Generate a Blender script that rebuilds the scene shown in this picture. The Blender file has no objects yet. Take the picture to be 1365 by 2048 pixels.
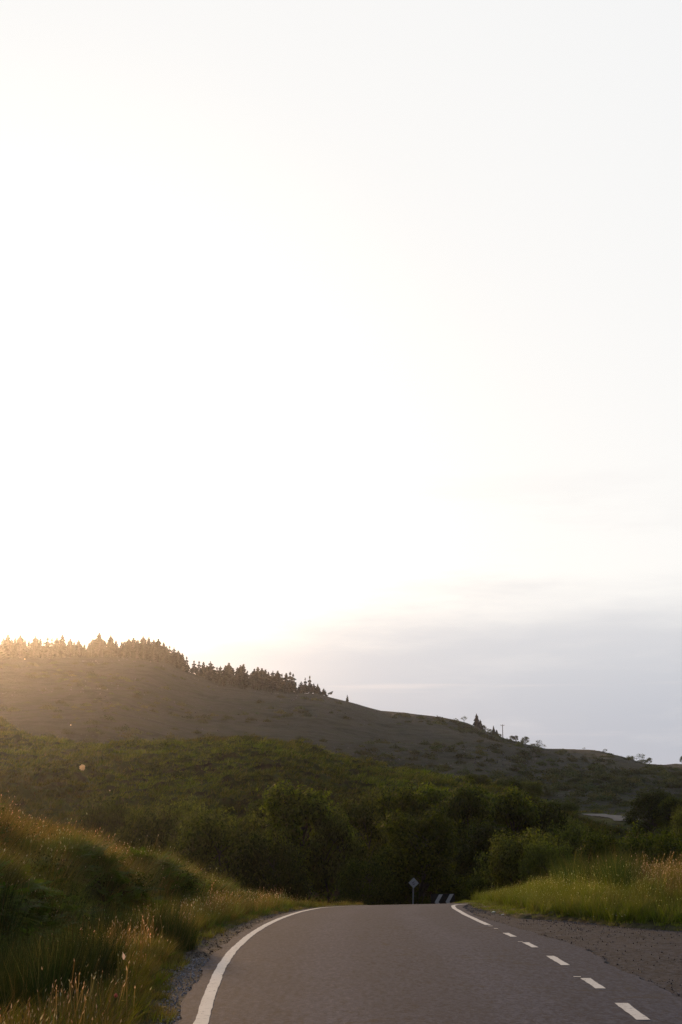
import bpy, bmesh, math, random
import numpy as np
from mathutils import Vector, Matrix, noise as mnoise

R = math.radians
C = bpy.context.scene.collection
scene = bpy.context.scene
rnd = random.Random(11)
rng = np.random.default_rng(11)

# ------------------------------------------------------------------ camera
EYE = 1.6
FPX, CXP, CYP, HORIZON = 2844.4, 682.5, 1024.0, 1690.0
PITCH = math.atan((HORIZON - CYP) / FPX)
cam_d = bpy.data.cameras.new('camera')
cam_d.sensor_fit = 'VERTICAL'; cam_d.sensor_height = 36; cam_d.lens = 50
cam_d.clip_start = 0.1; cam_d.clip_end = 9000
cam = bpy.data.objects.new('camera', cam_d); C.objects.link(cam)
cam.location = (0, 0, EYE); cam.rotation_euler = (R(90) + PITCH, 0, 0)
scene.camera = cam

# ------------------------------------------------------------------ sun, sky, exposure
SUN_EL, SUN_AZ = R(9.1), R(-14.6)          # azimuth from +Y towards +X
sun_dir = Vector((math.sin(SUN_AZ) * math.cos(SUN_EL), math.cos(SUN_AZ) * math.cos(SUN_EL), math.sin(SUN_EL)))
sd = bpy.data.lights.new('sun', 'SUN')
sd.energy = 3.2; sd.angle = R(4.0); sd.color = (1.0, 0.585, 0.25)
sun = bpy.data.objects.new('sun', sd); C.objects.link(sun)
sun.rotation_euler = sun_dir.to_track_quat('Z', 'Y').to_euler()

world = bpy.data.worlds.new('World'); scene.world = world
world.use_nodes = True
def build_world():
    nt = world.node_tree; N = nt.nodes; L = nt.links
    N.clear()
    out = N.new('ShaderNodeOutputWorld'); bg = N.new('ShaderNodeBackground')
    bg.inputs['Strength'].default_value = 0.1
    L.new(bg.outputs[0], out.inputs[0])
    sky = N.new('ShaderNodeTexSky'); sky.sky_type = 'NISHITA'; sky.sun_disc = False
    sky.sun_elevation = SUN_EL; sky.sun_rotation = SUN_AZ; sky.dust_density = 2.0
    tc = N.new('ShaderNodeTexCoord')
    def math_n(op, a, b=None, clamp=False):
        m = N.new('ShaderNodeMath'); m.operation = op; m.use_clamp = clamp
        for i, v in enumerate((a, b)):
            if v is None: continue
            if isinstance(v, (int, float)): m.inputs[i].default_value = v
            else: L.new(v, m.inputs[i])
        return m.outputs[0]
    def smooth(v, a, b):
        m = N.new('ShaderNodeMapRange'); m.interpolation_type = 'SMOOTHSTEP'
        L.new(v, m.inputs[0]); m.inputs[1].default_value = a; m.inputs[2].default_value = b
        return m.outputs[0]
    def mix(f, a, b):
        m = N.new('ShaderNodeMix'); m.data_type = 'RGBA'
        for s, v in ((m.inputs[0], f), (m.inputs[6], a), (m.inputs[7], b)):
            if isinstance(v, (int, float)): s.default_value = v
            elif isinstance(v, tuple): s.default_value = (*v, 1)
            else: L.new(v, s)
        return m.outputs[2]
    sep = N.new('ShaderNodeSeparateXYZ'); L.new(tc.outputs['Generated'], sep.inputs[0])
    X, Y, Z = sep.outputs
    dot = N.new('ShaderNodeVectorMath'); dot.operation = 'DOT_PRODUCT'
    L.new(tc.outputs['Generated'], dot.inputs[0]); dot.inputs[1].default_value = sun_dir
    ang = math_n('ARCCOSINE', math_n('MINIMUM', dot.outputs['Value'], 0.99999))
    broad = math_n('SUBTRACT', 1.0, smooth(ang, 0.0, 2.2))     # wide brightening round the sun
    near = math_n('SUBTRACT', 1.0, smooth(ang, 0.03, 0.42))     # tight aureole
    # thin high veil of cloud that whitens the sky
    veil = mix(smooth(ang, 0.45, 1.1), (10.3, 10.25, 10.1), (9.2, 9.45, 9.8))
    veil = mix(near, veil, (14.0, 13.3, 12.2))
    dim = smooth(ang, 0.65, 1.9)
    veil = mix(dim, veil, (1.9, 2.1, 2.6))
    col = mix(0.88, sky.outputs[0], veil)
    # stratus bank low above the horizon, all round
    el = math_n('ARCSINE', Z)
    mp = N.new('ShaderNodeMapping'); L.new(tc.outputs['Generated'], mp.inputs[0])
    mp.inputs['Scale'].default_value = (3.0, 3.0, 17.0)
    n1 = N.new('ShaderNodeTexNoise'); L.new(mp.outputs[0], n1.inputs[0])
    n1.inputs['Scale'].default_value = 1.6; n1.inputs['Detail'].default_value = 7; n1.inputs['Roughness'].default_value = 0.55
    mp2 = N.new('ShaderNodeMapping'); L.new(tc.outputs['Generated'], mp2.inputs[0])
    mp2.inputs['Scale'].default_value = (2.0, 2.0, 42.0); mp2.inputs['Location'].default_value = (3.1, 0.7, 1.2)
    n2 = N.new('ShaderNodeTexNoise'); L.new(mp2.outputs[0], n2.inputs[0])
    n2.inputs['Scale'].default_value = 1.5; n2.inputs['Detail'].default_value = 5
    # bank rises away from the sun
    top = math_n('ADD', 0.150, math_n('MULTIPLY', smooth(ang, 0.05, 0.5), 0.035))
    wob = math_n('MULTIPLY', math_n('SUBTRACT', n1.outputs[0], 0.5), 0.085)
    rel = math_n('SUBTRACT', math_n('ADD', top, wob), el)
    bank = smooth(rel, -0.010, 0.045)
    bankcol = mix(smooth(el, 0.06, 0.19), (4.8, 5.2, 5.95), (7.75, 7.75, 7.85))
    bankcol = mix(math_n('MULTIPLY', smooth(n2.outputs[0], 0.60, 0.74), 0.45), bankcol, (8.6, 7.9, 7.7))
    bankcol = mix(math_n('SUBTRACT', 1.0, smooth(ang, 0.02, 0.30)), bankcol, (10.4, 9.7, 9.0))
    bankcol = mix(dim, bankcol, (1.7, 1.85, 2.2))
    col = mix(math_n('MULTIPLY', bank, 0.94), col, bankcol)
    # faint wisps above the bank
    wisp = math_n('MULTIPLY', smooth(n1.outputs[0], 0.53, 0.70), math_n('SUBTRACT', 1.0, smooth(el, 0.20, 0.30)))
    wisp = math_n('MULTIPLY', wisp, smooth(ang, 0.15, 0.40))
    col = mix(math_n('MULTIPLY', wisp, 0.32), col, (8.4, 8.2, 8.1))
    L.new(col, bg.inputs[0])
build_world()

scene.view_settings.view_transform = 'Standard'; scene.view_settings.look = 'None'
scene.view_settings.gamma = 1; scene.view_settings.exposure = 0.0
scene.view_settings.use_curve_mapping = False
scene.cycles.use_denoising = True
scene.cycles.denoiser = 'OPENIMAGEDENOISE'; scene.cycles.denoising_input_passes = 'RGB_ALBEDO_NORMAL'; scene.cycles.denoising_prefilter = 'NONE'
scene.cycles.use_adaptive_sampling = False
scene.cycles.max_bounces = 6; scene.cycles.diffuse_bounces = 3; scene.cycles.volume_bounces = 1
scene.cycles.transparent_max_bounces = 8; scene.cycles.transmission_bounces = 3
scene.cycles.sample_clamp_indirect = 6.0

# ------------------------------------------------------------------ helpers
def ray(x, y):
    a, b = (x - CXP) / FPX, (CYP - y) / FPX
    s, c = math.sin(PITCH), math.cos(PITCH)
    return Vector((a, -s * b + c, c * b + s))
def at(x, y, Y):
    """the point that a photo pixel shows if it lies Y metres ahead"""
    d = ray(x, y); t = Y / d.y
    return Vector((d.x * t, Y, EYE + d.z * t))

def tag(o, label=None, cat=None, group=None, kind=None):
    if label: o['label'] = label
    if cat: o['category'] = cat
    if group: o['group'] = group
    if kind: o['kind'] = kind
    return o
def mesh_np(name, verts, faces, mats=(), smooth=False, midx=None):
    """mesh from numpy arrays; faces is (n,3) or (n,4)"""
    verts = np.asarray(verts, np.float32); faces = np.asarray(faces, np.int32)
    me = bpy.data.meshes.new(name)
    n, k = faces.shape
    me.vertices.add(len(verts)); me.vertices.foreach_set('co', verts.ravel())
    me.loops.add(n * k); me.loops.foreach_set('vertex_index', faces.ravel())
    me.polygons.add(n)
    me.polygons.foreach_set('loop_start', np.arange(0, n * k, k, dtype=np.int32))
    me.polygons.foreach_set('loop_total', np.full(n, k, np.int32))
    for m in mats: me.materials.append(m)
    if midx is not None: me.polygons.foreach_set('material_index', np.asarray(midx, np.int32))
    if smooth: me.polygons.foreach_set('use_smooth', np.ones(n, bool))
    me.update(calc_edges=True)
    return me
def link(name, me, parent=None, loc=(0, 0, 0), rotz=0.0, scale=1.0):
    o = bpy.data.objects.new(name, me); C.objects.link(o)
    o.location = loc; o.rotation_euler = (0, 0, rotz)
    o.scale = scale if hasattr(scale, '__len__') else (scale,) * 3
    if parent: o.parent = parent
    return o
def copy_tree(o, loc, rotz, scale):
    c = o.copy(); C.objects.link(c)
    c.location = loc; c.rotation_euler = (0, 0, rotz); c.scale = scale if hasattr(scale, '__len__') else (scale,) * 3
    for ch in list(o.children):
        k = ch.copy(); C.objects.link(k); k.parent = c
    return c
def sm(a, b, x):
    t = np.clip((x - a) / (b - a), 0, 1); return t * t * (3 - 2 * t)

class Noise2:
    """tileable-free value noise with fractal sums, vectorised"""
    def __init__(s, seed):
        s.g = np.random.default_rng(seed).random((256, 256))
    def __call__(s, x, y):
        x = np.asarray(x, float); y = np.asarray(y, float)
        xi = np.floor(x).astype(int); yi = np.floor(y).astype(int)
        u = x - xi; v = y - yi
        u = u * u * (3 - 2 * u); v = v * v * (3 - 2 * v)
        g = s.g; a = xi & 255; b = (xi + 1) & 255; c = yi & 255; d = (yi + 1) & 255
        return (g[a, c] * (1 - u) + g[b, c] * u) * (1 - v) + (g[a, d] * (1 - u) + g[b, d] * u) * v
    def fbm(s, x, y, o=4, r=0.5):
        t = 0; amp = 1; tot = 0
        for i in range(o):
            t = t + amp * (s(x * 2 ** i + 17.3 * i, y * 2 ** i + 5.1 * i) - 0.5); tot += amp; amp *= r
        return t / tot * 2
NZ = Noise2(3); NZ2 = Noise2(8)

# ------------------------------------------------------------------ materials
def new_mat(name):
    m = bpy.data.materials.new(name); m.use_nodes = True
    nt = m.node_tree; nt.nodes.clear()
    return m, nt.nodes, nt.links
def nmath(N, L, op, a, b=None, clamp=False):
    m = N.new('ShaderNodeMath'); m.operation = op; m.use_clamp = clamp
    for i, v in enumerate((a, b)):
        if v is None: continue
        if isinstance(v, (int, float)): m.inputs[i].default_value = v
        else: L.new(v, m.inputs[i])
    return m.outputs[0]
def nmix(N, L, f, a, b, blend='MIX'):
    m = N.new('ShaderNodeMix'); m.data_type = 'RGBA'; m.blend_type = blend
    for s, v in ((m.inputs[0], f), (m.inputs[6], a), (m.inputs[7], b)):
        if isinstance(v, (int, float)): s.default_value = v
        elif isinstance(v, tuple): s.default_value = (*v, 1)
        else: L.new(v, s)
    return m.outputs[2]
def nnoise(N, L, vec, scale, detail=4, rough=0.55, off=(0, 0, 0), sc=(1, 1, 1)):
    mp = N.new('ShaderNodeMapping'); L.new(vec, mp.inputs[0])
    mp.inputs['Location'].default_value = off; mp.inputs['Scale'].default_value = sc
    n = N.new('ShaderNodeTexNoise'); L.new(mp.outputs[0], n.inputs[0])
    n.inputs['Scale'].default_value = scale; n.inputs['Detail'].default_value = detail; n.inputs['Roughness'].default_value = rough
    return n.outputs[0]
def nramp(N, L, v, a, b):
    m = N.new('ShaderNodeMapRange'); m.interpolation_type = 'SMOOTHSTEP'
    L.new(v, m.inputs[0]); m.inputs[1].default_value = a; m.inputs[2].default_value = b
    return m.outputs[0]
def leafy(name, c1, c2, c3=None, trans=0.35, tcol=None, inst=False, rough=0.6, spec=0.10):
    """foliage: colour varies leaf by leaf and clump by clump, part of the light passes through"""
    m, N, L = new_mat(name)
    out = N.new('ShaderNodeOutputMaterial')
    geo = N.new('ShaderNodeNewGeometry'); oi = N.new('ShaderNodeObjectInfo')
    col = nmix(N, L, geo.outputs['Random Per Island'], c1, c2)
    clump = nnoise(N, L, geo.outputs['Position'], 0.55, 3)
    col = nmix(N, L, nmath(N, L, 'MULTIPLY', nramp(N, L, clump, 0.35, 0.7), 0.55), col, c3 or c2)
    if inst:
        at_ = N.new('ShaderNodeAttribute'); at_.attribute_type = 'INSTANCER'; at_.attribute_name = 'tint'
        col = nmix(N, L, 1.0, col, at_.outputs['Color'], 'MULTIPLY')
    else:
        hs = N.new('ShaderNodeHueSaturation'); L.new(col, hs.inputs['Color'])
        L.new(nmath(N, L, 'ADD', nmath(N, L, 'MULTIPLY', oi.outputs['Random'], 0.75), 0.65), hs.inputs['Value'])
        col = hs.outputs[0]
    p = N.new('ShaderNodeBsdfPrincipled'); L.new(col, p.inputs['Base Color'])
    p.inputs['Roughness'].default_value = rough; p.inputs['Specular IOR Level'].default_value = spec
    t = N.new('ShaderNodeBsdfTranslucent')
    L.new(nmix(N, L, 1.0, col, tcol or (1.65, 1.85, 0.65), 'MULTIPLY'), t.inputs[0])
    mx = N.new('ShaderNodeMixShader'); mx.inputs[0].default_value = trans
    L.new(p.outputs[0], mx.inputs[1]); L.new(t.outputs[0], mx.inputs[2]); L.new(mx.outputs[0], out.inputs[0])
    return m
def ground_mat(name, cols, scales, bump=0.3, bscale=6.0, rough=0.95, dist=0.1):
    m, N, L = new_mat(name)
    out = N.new('ShaderNodeOutputMaterial'); geo = N.new('ShaderNodeNewGeometry')
    pos = geo.outputs['Position']; col = cols[0]
    for i, (c, s) in enumerate(zip(cols[1:], scales)):
        col = nmix(N, L, nramp(N, L, nnoise(N, L, pos, s, 6, 0.6, (i * 13.7, i * 3.1, 0)), 0.42, 0.62), col, c)
    p = N.new('ShaderNodeBsdfPrincipled'); L.new(col, p.inputs['Base Color'])
    p.inputs['Roughness'].default_value = rough; p.inputs['Specular IOR Level'].default_value = 0.1
    b = N.new('ShaderNodeBump'); b.inputs['Strength'].default_value = bump; b.inputs['Distance'].default_value = dist
    L.new(nnoise(N, L, pos, bscale, 8, 0.65), b.inputs['Height']); L.new(b.outputs[0], p.inputs['Normal'])
    L.new(p.outputs[0], out.inputs[0])
    return m
def plain(name, col, rough=0.6, metal=0.0, var=0.15, scale=20.0, spec=0.3):
    m, N, L = new_mat(name)
    out = N.new('ShaderNodeOutputMaterial'); geo = N.new('ShaderNodeNewGeometry')
    n = nnoise(N, L, geo.outputs['Position'], scale, 5)
    c = nmix(N, L, n, tuple(v * (1 - var) for v in col), tuple(min(1, v * (1 + var)) for v in col))
    p = N.new('ShaderNodeBsdfPrincipled'); L.new(c, p.inputs['Base Color'])
    p.inputs['Roughness'].default_value = rough; p.inputs['Metallic'].default_value = metal; p.inputs['Specular IOR Level'].default_value = spec
    L.new(p.outputs[0], out.inputs[0])
    return m

def asphalt_mat():
    m, N, L = new_mat('asphalt')
    out = N.new('ShaderNodeOutputMaterial'); geo = N.new('ShaderNodeNewGeometry'); pos = geo.outputs['Position']
    patch = nnoise(N, L, pos, 0.35, 5, 0.6, (0, 0, 0), (1.6, 0.35, 1))
    chips = nnoise(N, L, pos, 17, 6, 0.8)
    blot = nnoise(N, L, pos, 3.2, 5, 0.7, (2, 9, 0))
    drag = nnoise(N, L, pos, 15, 4, 0.75, (5, 1, 0), (1.0, 0.22, 1))
    vo = N.new('ShaderNodeTexVoronoi'); vo.inputs['Scale'].default_value = 55; L.new(pos, vo.inputs[0])
    col = nmix(N, L, nramp(N, L, patch, 0.3, 0.72), (0.0195, 0.0242, 0.045), (0.032, 0.0375, 0.065))
    col = nmix(N, L, nmath(N, L, 'MULTIPLY', nramp(N, L, blot, 0.45, 0.7), 0.45), col, (0.021, 0.021, 0.030))
    col = nmix(N, L, nramp(N, L, chips, 0.46, 0.62), col, (0.063, 0.071, 0.107))
    col = nmix(N, L, nramp(N, L, chips, 0.47, 0.36), col, (0.014, 0.014, 0.019))
    col = nmix(N, L, nmath(N, L, 'MULTIPLY', nramp(N, L, drag, 0.52, 0.66), 0.5), col, (0.075, 0.083, 0.115))
    col = nmix(N, L, nmath(N, L, 'MULTIPLY', nramp(N, L, drag, 0.48, 0.36), 0.6), col, (0.010, 0.011, 0.017))
    col = nmix(N, L, nmath(N, L, 'MULTIPLY', nramp(N, L, vo.outputs['Color'], 0.62, 0.95), 0.7), col, (0.05, 0.044, 0.044))
    # polished wheel paths (wear) follow the lane
    ac = N.new('ShaderNodeAttribute'); ac.attribute_name = 'across'
    wob = nmath(N, L, 'ADD', ac.outputs['Fac'], nmath(N, L, 'MULTIPLY', nmath(N, L, 'SUBTRACT', nnoise(N, L, pos, 0.25, 3), 0.5), 0.12))
    tr = None
    for c in (0.30, 0.66):
        w_ = nmath(N, L, 'SUBTRACT', 1.0, nramp(N, L, nmath(N, L, 'ABSOLUTE', nmath(N, L, 'SUBTRACT', wob, c)), 0.03, 0.10))
        tr = w_ if tr is None else nmath(N, L, 'MAXIMUM', tr, w_)
    col = nmix(N, L, nmath(N, L, 'MULTIPLY', tr, 0.85), col, nmix(N, L, 1.0, col, (1.28, 1.26, 1.24), 'MULTIPLY'))
    oil = nnoise(N, L, pos, 1.1, 6, 0.65, (4, 2, 0), (1, 0.5, 1))
    col = nmix(N, L, nmath(N, L, 'MULTIPLY', nramp(N, L, oil, 0.58, 0.75), 0.5), col, (0.026, 0.024, 0.028))
    # transverse cracks
    ck = N.new('ShaderNodeTexVoronoi'); ck.feature = 'DISTANCE_TO_EDGE'; ck.inputs['Scale'].default_value = 0.22
    wv = N.new('ShaderNodeVectorMath'); wv.operation = 'ADD'
    nz = N.new('ShaderNodeTexNoise'); nz.inputs['Scale'].default_value = 1.2; nz.inputs['Detail'].default_value = 6; L.new(pos, nz.inputs[0])
    L.new(pos, wv.inputs[0]); L.new(nz.outputs['Color'], wv.inputs[1]); L.new(wv.outputs[0], ck.inputs[0])
    crack = nmath(N, L, 'MULTIPLY', nmath(N, L, 'SUBTRACT', 1.0, nramp(N, L, ck.outputs['Distance'], 0.003, 0.009)), nramp(N, L, patch, 0.46, 0.56))
    col = nmix(N, L, nmath(N, L, 'MULTIPLY', crack, 0.85), col, (0.03, 0.027, 0.027))
    p = N.new('ShaderNodeBsdfPrincipled'); L.new(col, p.inputs['Base Color'])
    p.inputs['Roughness'].default_value = 0.85; p.inputs['Specular IOR Level'].default_value = 0.08
    b = N.new('ShaderNodeBump'); b.inputs['Strength'].default_value = 0.55; b.inputs['Distance'].default_value = 0.008
    h = nmath(N, L, 'ADD', chips, nmath(N, L, 'MULTIPLY', vo.outputs['Distance'], 0.8))
    L.new(h, b.inputs['Height']); L.new(b.outputs[0], p.inputs['Normal']); L.new(p.outputs[0], out.inputs[0])
    return m
def paint_mat():
    m, N, L = new_mat('road_paint')
    out = N.new('ShaderNodeOutputMaterial'); geo = N.new('ShaderNodeNewGeometry'); pos = geo.outputs['Position']
    w = nnoise(N, L, pos, 13, 8, 0.78); g = nnoise(N, L, pos, 1.3, 4)
    col = nmix(N, L, g, (0.56, 0.52, 0.48), (0.70, 0.66, 0.62))
    col = nmix(N, L, nramp(N, L, w, 0.545, 0.66), col, (0.16, 0.145, 0.14))
    p = N.new('ShaderNodeBsdfPrincipled'); L.new(col, p.inputs['Base Color']); p.inputs['Roughness'].default_value = 0.8; p.inputs['Specular IOR Level'].default_value = 0.1
    b = N.new('ShaderNodeBump'); b.inputs['Strength'].default_value = 0.4; b.inputs['Distance'].default_value = 0.004
    L.new(nnoise(N, L, pos, 45, 3), b.inputs['Height']); L.new(b.outputs[0], p.inputs['Normal']); L.new(p.outputs[0], out.inputs[0])
    return m
M = {}
M['asphalt'] = asphalt_mat(); M['paint'] = paint_mat()
M['old_tar'] = ground_mat('old_tarmac', [(0.016, 0.0155, 0.021), (0.034, 0.030, 0.036), (0.006, 0.006, 0.008), (0.048, 0.050, 0.066)], (0.35, 0.9, 9), 0.8, 18, 0.9, 0.03)
M['grit'] = ground_mat('grit', [(0.085, 0.074, 0.068), (0.055, 0.045, 0.038), (0.11, 0.10, 0.098), (0.04, 0.032, 0.026)], (2.2, 20, 6), 0.9, 24, 0.95, 0.03)
M['soil'] = ground_mat('soil_and_turf', [(0.035, 0.036, 0.012), (0.055, 0.045, 0.02), (0.022, 0.018, 0.010)], (0.5, 3.0), 0.6, 5)
M['moor'] = ground_mat('moor_turf', [(0.034, 0.044, 0.008), (0.046, 0.046, 0.010), (0.022, 0.020, 0.008), (0.044, 0.058, 0.010)], (0.09, 0.35, 0.8), 1.0, 1.6, 0.95, 0.5)
M['fell'] = ground_mat('fell_heath', [(0.030, 0.039, 0.014), (0.040, 0.040, 0.024), (0.018, 0.023, 0.010), (0.042, 0.043, 0.032)], (0.022, 0.06, 0.16), 1.0, 0.5, 0.95, 2.5)
M['land'] = ground_mat('far_land', [(0.045, 0.048, 0.022), (0.03, 0.03, 0.02)], (0.01,), 0.2, 0.1)
M['stone'] = plain('stone', (0.22, 0.21, 0.215), 0.9, 0, 0.35, 9)
M['old_road'] = plain('bleached_tarmac', (0.085, 0.083, 0.082), 0.85, 0, 0.15, 3)
M['white_stone'] = plain('white_stone', (0.62, 0.58, 0.52), 0.8, 0, 0.15, 30)
M['bark'] = plain('bark', (0.055, 0.045, 0.036), 0.95, 0, 0.4, 14)
M['grey_post'] = plain('galvanised_grey', (0.20, 0.21, 0.24), 0.55, 0.3, 0.12, 8)
M['sign_white'] = plain('sign_white', (0.36, 0.37, 0.40), 0.5, 0, 0.06, 5)
M['sign_print'] = plain('sign_print', (0.13, 0.13, 0.15), 0.5, 0, 0.05, 5)
M['black'] = plain('black_panel', (0.012, 0.012, 0.014), 0.5, 0, 0.2, 8)
M['chevron_white'] = plain('chevron_white', (0.46, 0.45, 0.46), 0.5, 0, 0.08, 12)
M['wood'] = plain('weathered_wood', (0.09, 0.075, 0.06), 0.9, 0, 0.3, 6)
M['leaf'] = leafy('broad_leaf', (0.016, 0.026, 0.005), (0.120, 0.130, 0.020), (0.056, 0.070, 0.011), 0.52, spec=0.05)
M['leaf_dull'] = leafy('willow_leaf', (0.018, 0.024, 0.008), (0.120, 0.122, 0.036), (0.056, 0.064, 0.019), 0.52, spec=0.05)
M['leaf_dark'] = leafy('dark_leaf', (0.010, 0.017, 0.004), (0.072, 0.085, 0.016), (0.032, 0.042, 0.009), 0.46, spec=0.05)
M['needle'] = leafy('conifer_needles', (0.014, 0.021, 0.010), (0.026, 0.033, 0.015), None, 0.05, (1, 1, 1))
M['blade'] = leafy('grass_blade', (0.028, 0.036, 0.006), (0.150, 0.130, 0.026), (0.082, 0.074, 0.014), 0.50, None, True, 0.5, 0.3)
M['straw'] = leafy('straw_blade', (0.15, 0.118, 0.052), (0.30, 0.24, 0.12), (0.21, 0.165, 0.078), 0.50, (1.2, 1.05, 0.7), True)
M['seed'] = leafy('grass_seed', (0.42, 0.35, 0.23), (0.76, 0.66, 0.51), (0.54, 0.44, 0.30), 0.40, (1.2, 1.0, 0.75), True)
M['rush'] = leafy('rush_blade', (0.030, 0.040, 0.014), (0.055, 0.062, 0.022), None, 0.25, None, True)
M['fern'] = leafy('bracken_frond', (0.055, 0.085, 0.014), (0.085, 0.115, 0.022), (0.070, 0.090, 0.018), 0.40, None, True)
M['tussock'] = leafy('moor_tussock', (0.030, 0.042, 0.005), (0.140, 0.142, 0.016), (0.072, 0.080, 0.008), 0.40, None, True)
M['scrubleaf'] = leafy('scrub_leaf', (0.024, 0.033, 0.009), (0.048, 0.052, 0.014), None, 0.35, None, True, 0.6, 0.03)
M['farscrub'] = leafy('far_scrub_leaf', (0.028, 0.034, 0.014), (0.056, 0.060, 0.026), None, 0.35, None, True, 0.6, 0.03)
M['heather'] = leafy('heather', (0.060, 0.040, 0.034), (0.10, 0.062, 0.056), (0.05, 0.04, 0.02), 0.25, None, True)
M['gravel'] = leafy('gravel_stone', (0.10, 0.092, 0.092), (0.27, 0.255, 0.26), (0.16, 0.145, 0.14), 0.0, (0, 0, 0), True, 0.85, 0.3)
M['petal_pink'] = leafy('pink_petal', (0.50, 0.13, 0.12), (0.62, 0.22, 0.18), None, 0.4, (1.1, 0.9, 0.9))
M['petal_yellow'] = leafy('yellow_petal', (0.62, 0.42, 0.06), (0.72, 0.52, 0.10), None, 0.4, (1.1, 1.0, 0.7))
M['petal_white'] = leafy('white_petal', (0.62, 0.60, 0.52), (0.75, 0.72, 0.64), None, 0.3, (1.0, 1.0, 0.9))
M['stem'] = leafy('flower_stem', (0.05, 0.07, 0.02), (0.07, 0.08, 0.025), None, 0.2)
M['pale_leaf'] = leafy('pale_dry_leaf', (0.66, 0.50, 0.42), (0.74, 0.60, 0.50), None, 0.45, (1.1, 1.0, 0.9))
M['fluff'] = leafy('seed_fluff', (0.75, 0.66, 0.5), (0.85, 0.76, 0.6), None, 0.55, (1.1, 0.95, 0.7))

# ------------------------------------------------------------------ the lie of the land
def lerp(pts):
    a = np.array(pts, float)
    return lambda y: np.interp(y, a[:, 0], a[:, 1])
left_line = lerp([(4, -0.6), (10, -1.15), (13.8, -1.35), (16.2, -1.49), (19.7, -1.66), (23, -1.74), (27, -1.74), (31, -1.66), (35.3, -1.51), (41.4, -1.22), (46, -0.93), (49.7, -0.66)])
right_line = lerp([(4, 2.0), (10, 2.6), (13.9, 2.85), (17, 2.99), (20, 3.08), (24, 3.15), (28, 3.15), (33, 3.15), (38, 3.22), (44.4, 3.45), (49, 3.75), (52.2, 4.05)])
tar_left = lerp([(4, -0.8), (10, -1.3), (13.8, -1.5), (16.7, -1.67), (20.8, -1.90), (24.2, -1.95), (29, -1.88), (35.3, -1.70), (41, -1.42), (46, -1.12), (50, -0.75), (52, -0.42), (54.5, 0.12), (57.5, 1.2)])
tar_right = lerp([(4, 3.5), (12, 3.6), (16, 3.64), (18.8, 3.65), (21.5, 3.74), (24.5, 3.86), (28.4, 3.63), (32.2, 3.46), (37.2, 3.40), (42, 3.58), (46.5, 3.85), (51.7, 4.33)])
grit_left = lerp([(4, -1.1), (10, -1.4), (13.8, -1.62), (15.9, -1.80), (18.2, -2.05), (21.7, -2.28), (24.8, -2.36), (28, -2.30), (32.2, -2.18), (36.9, -2.0), (42, -1.68), (48, -1.25), (52, -0.62), (54.5, 0.05), (57, 0.75), (59, 1.2), (66, 1.3)])
def zr(X, Y):
    X = np.asarray(X, float); Y = np.asarray(Y, float)
    z = np.where(Y < 20, 0, np.where(Y < 64, -.0005 * (Y - 20) ** 2, -.968 - 0.075 * (np.minimum(Y, 100) - 64)))
    t = np.clip((Y - 30) / 30, 0, 1)
    return z + .02 * t * t * (3 - 2 * t) * (np.clip(X, -5, 9) - 1)
foot = lerp([(0, -5.4), (20, -4.7), (26, -4.5), (33, -4.1), (45, -3.1), (55, -2.4), (70, -1)])
bank_h = lerp([(0, 2.0), (15, 2.2), (24, 2.45), (32, 2.5), (38, 2.05), (44, 1.35), (50, 0.7), (58, 0.05), (64, 0)])
# edge of the grass on the far side of the lay-by: Y as a function of X
lay_edge = lerp([(3.3, 42), (4.1, 39), (4.35, 35.6), (5.0, 34.6), (5.4, 33), (5.85, 30.6), (6.7, 29), (9, 27), (14, 24.5), (30, 20), (80, 10)])
def right_depth(X, Y):
    """how far a spot lies inside the grass on the right (metres, rough), negative outside"""
    d1 = Y - lay_edge(X) + 0.35 * NZ.fbm(X * 1.1, Y * 1.1, 3)
    d2 = (X - (tar_right(Y) + 0.62 - 0.35 * sm(38, 50, Y))) * 1.0 + 0.18 * NZ.fbm(X * 1.3 + 9, Y * 1.3, 3)
    return np.minimum(d1, d2)
def left_depth(X, Y):
    return grit_left(Y) + 0.16 * NZ.fbm(X * 1.2 + 40, Y * 1.2, 3) - X
HOLLOWS = [(-5.85, 26.4, 0.75, 1.9, 1.2), (-4.85, 30.0, 0.7, 2.0, 1.0), (-6.7, 29.5, 0.9, 0.9, 0.5), (-5.3, 34.5, 0.8, 1.2, 0.45)]
def in_hollow(X, Y):
    m = 0
    for hx, hy, rx, ry, dep in HOLLOWS[:2]:
        m = np.maximum(m, np.exp(-(((X - hx) / rx) ** 2 + ((Y - hy) / ry) ** 2) ** 2))
    return m
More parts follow.
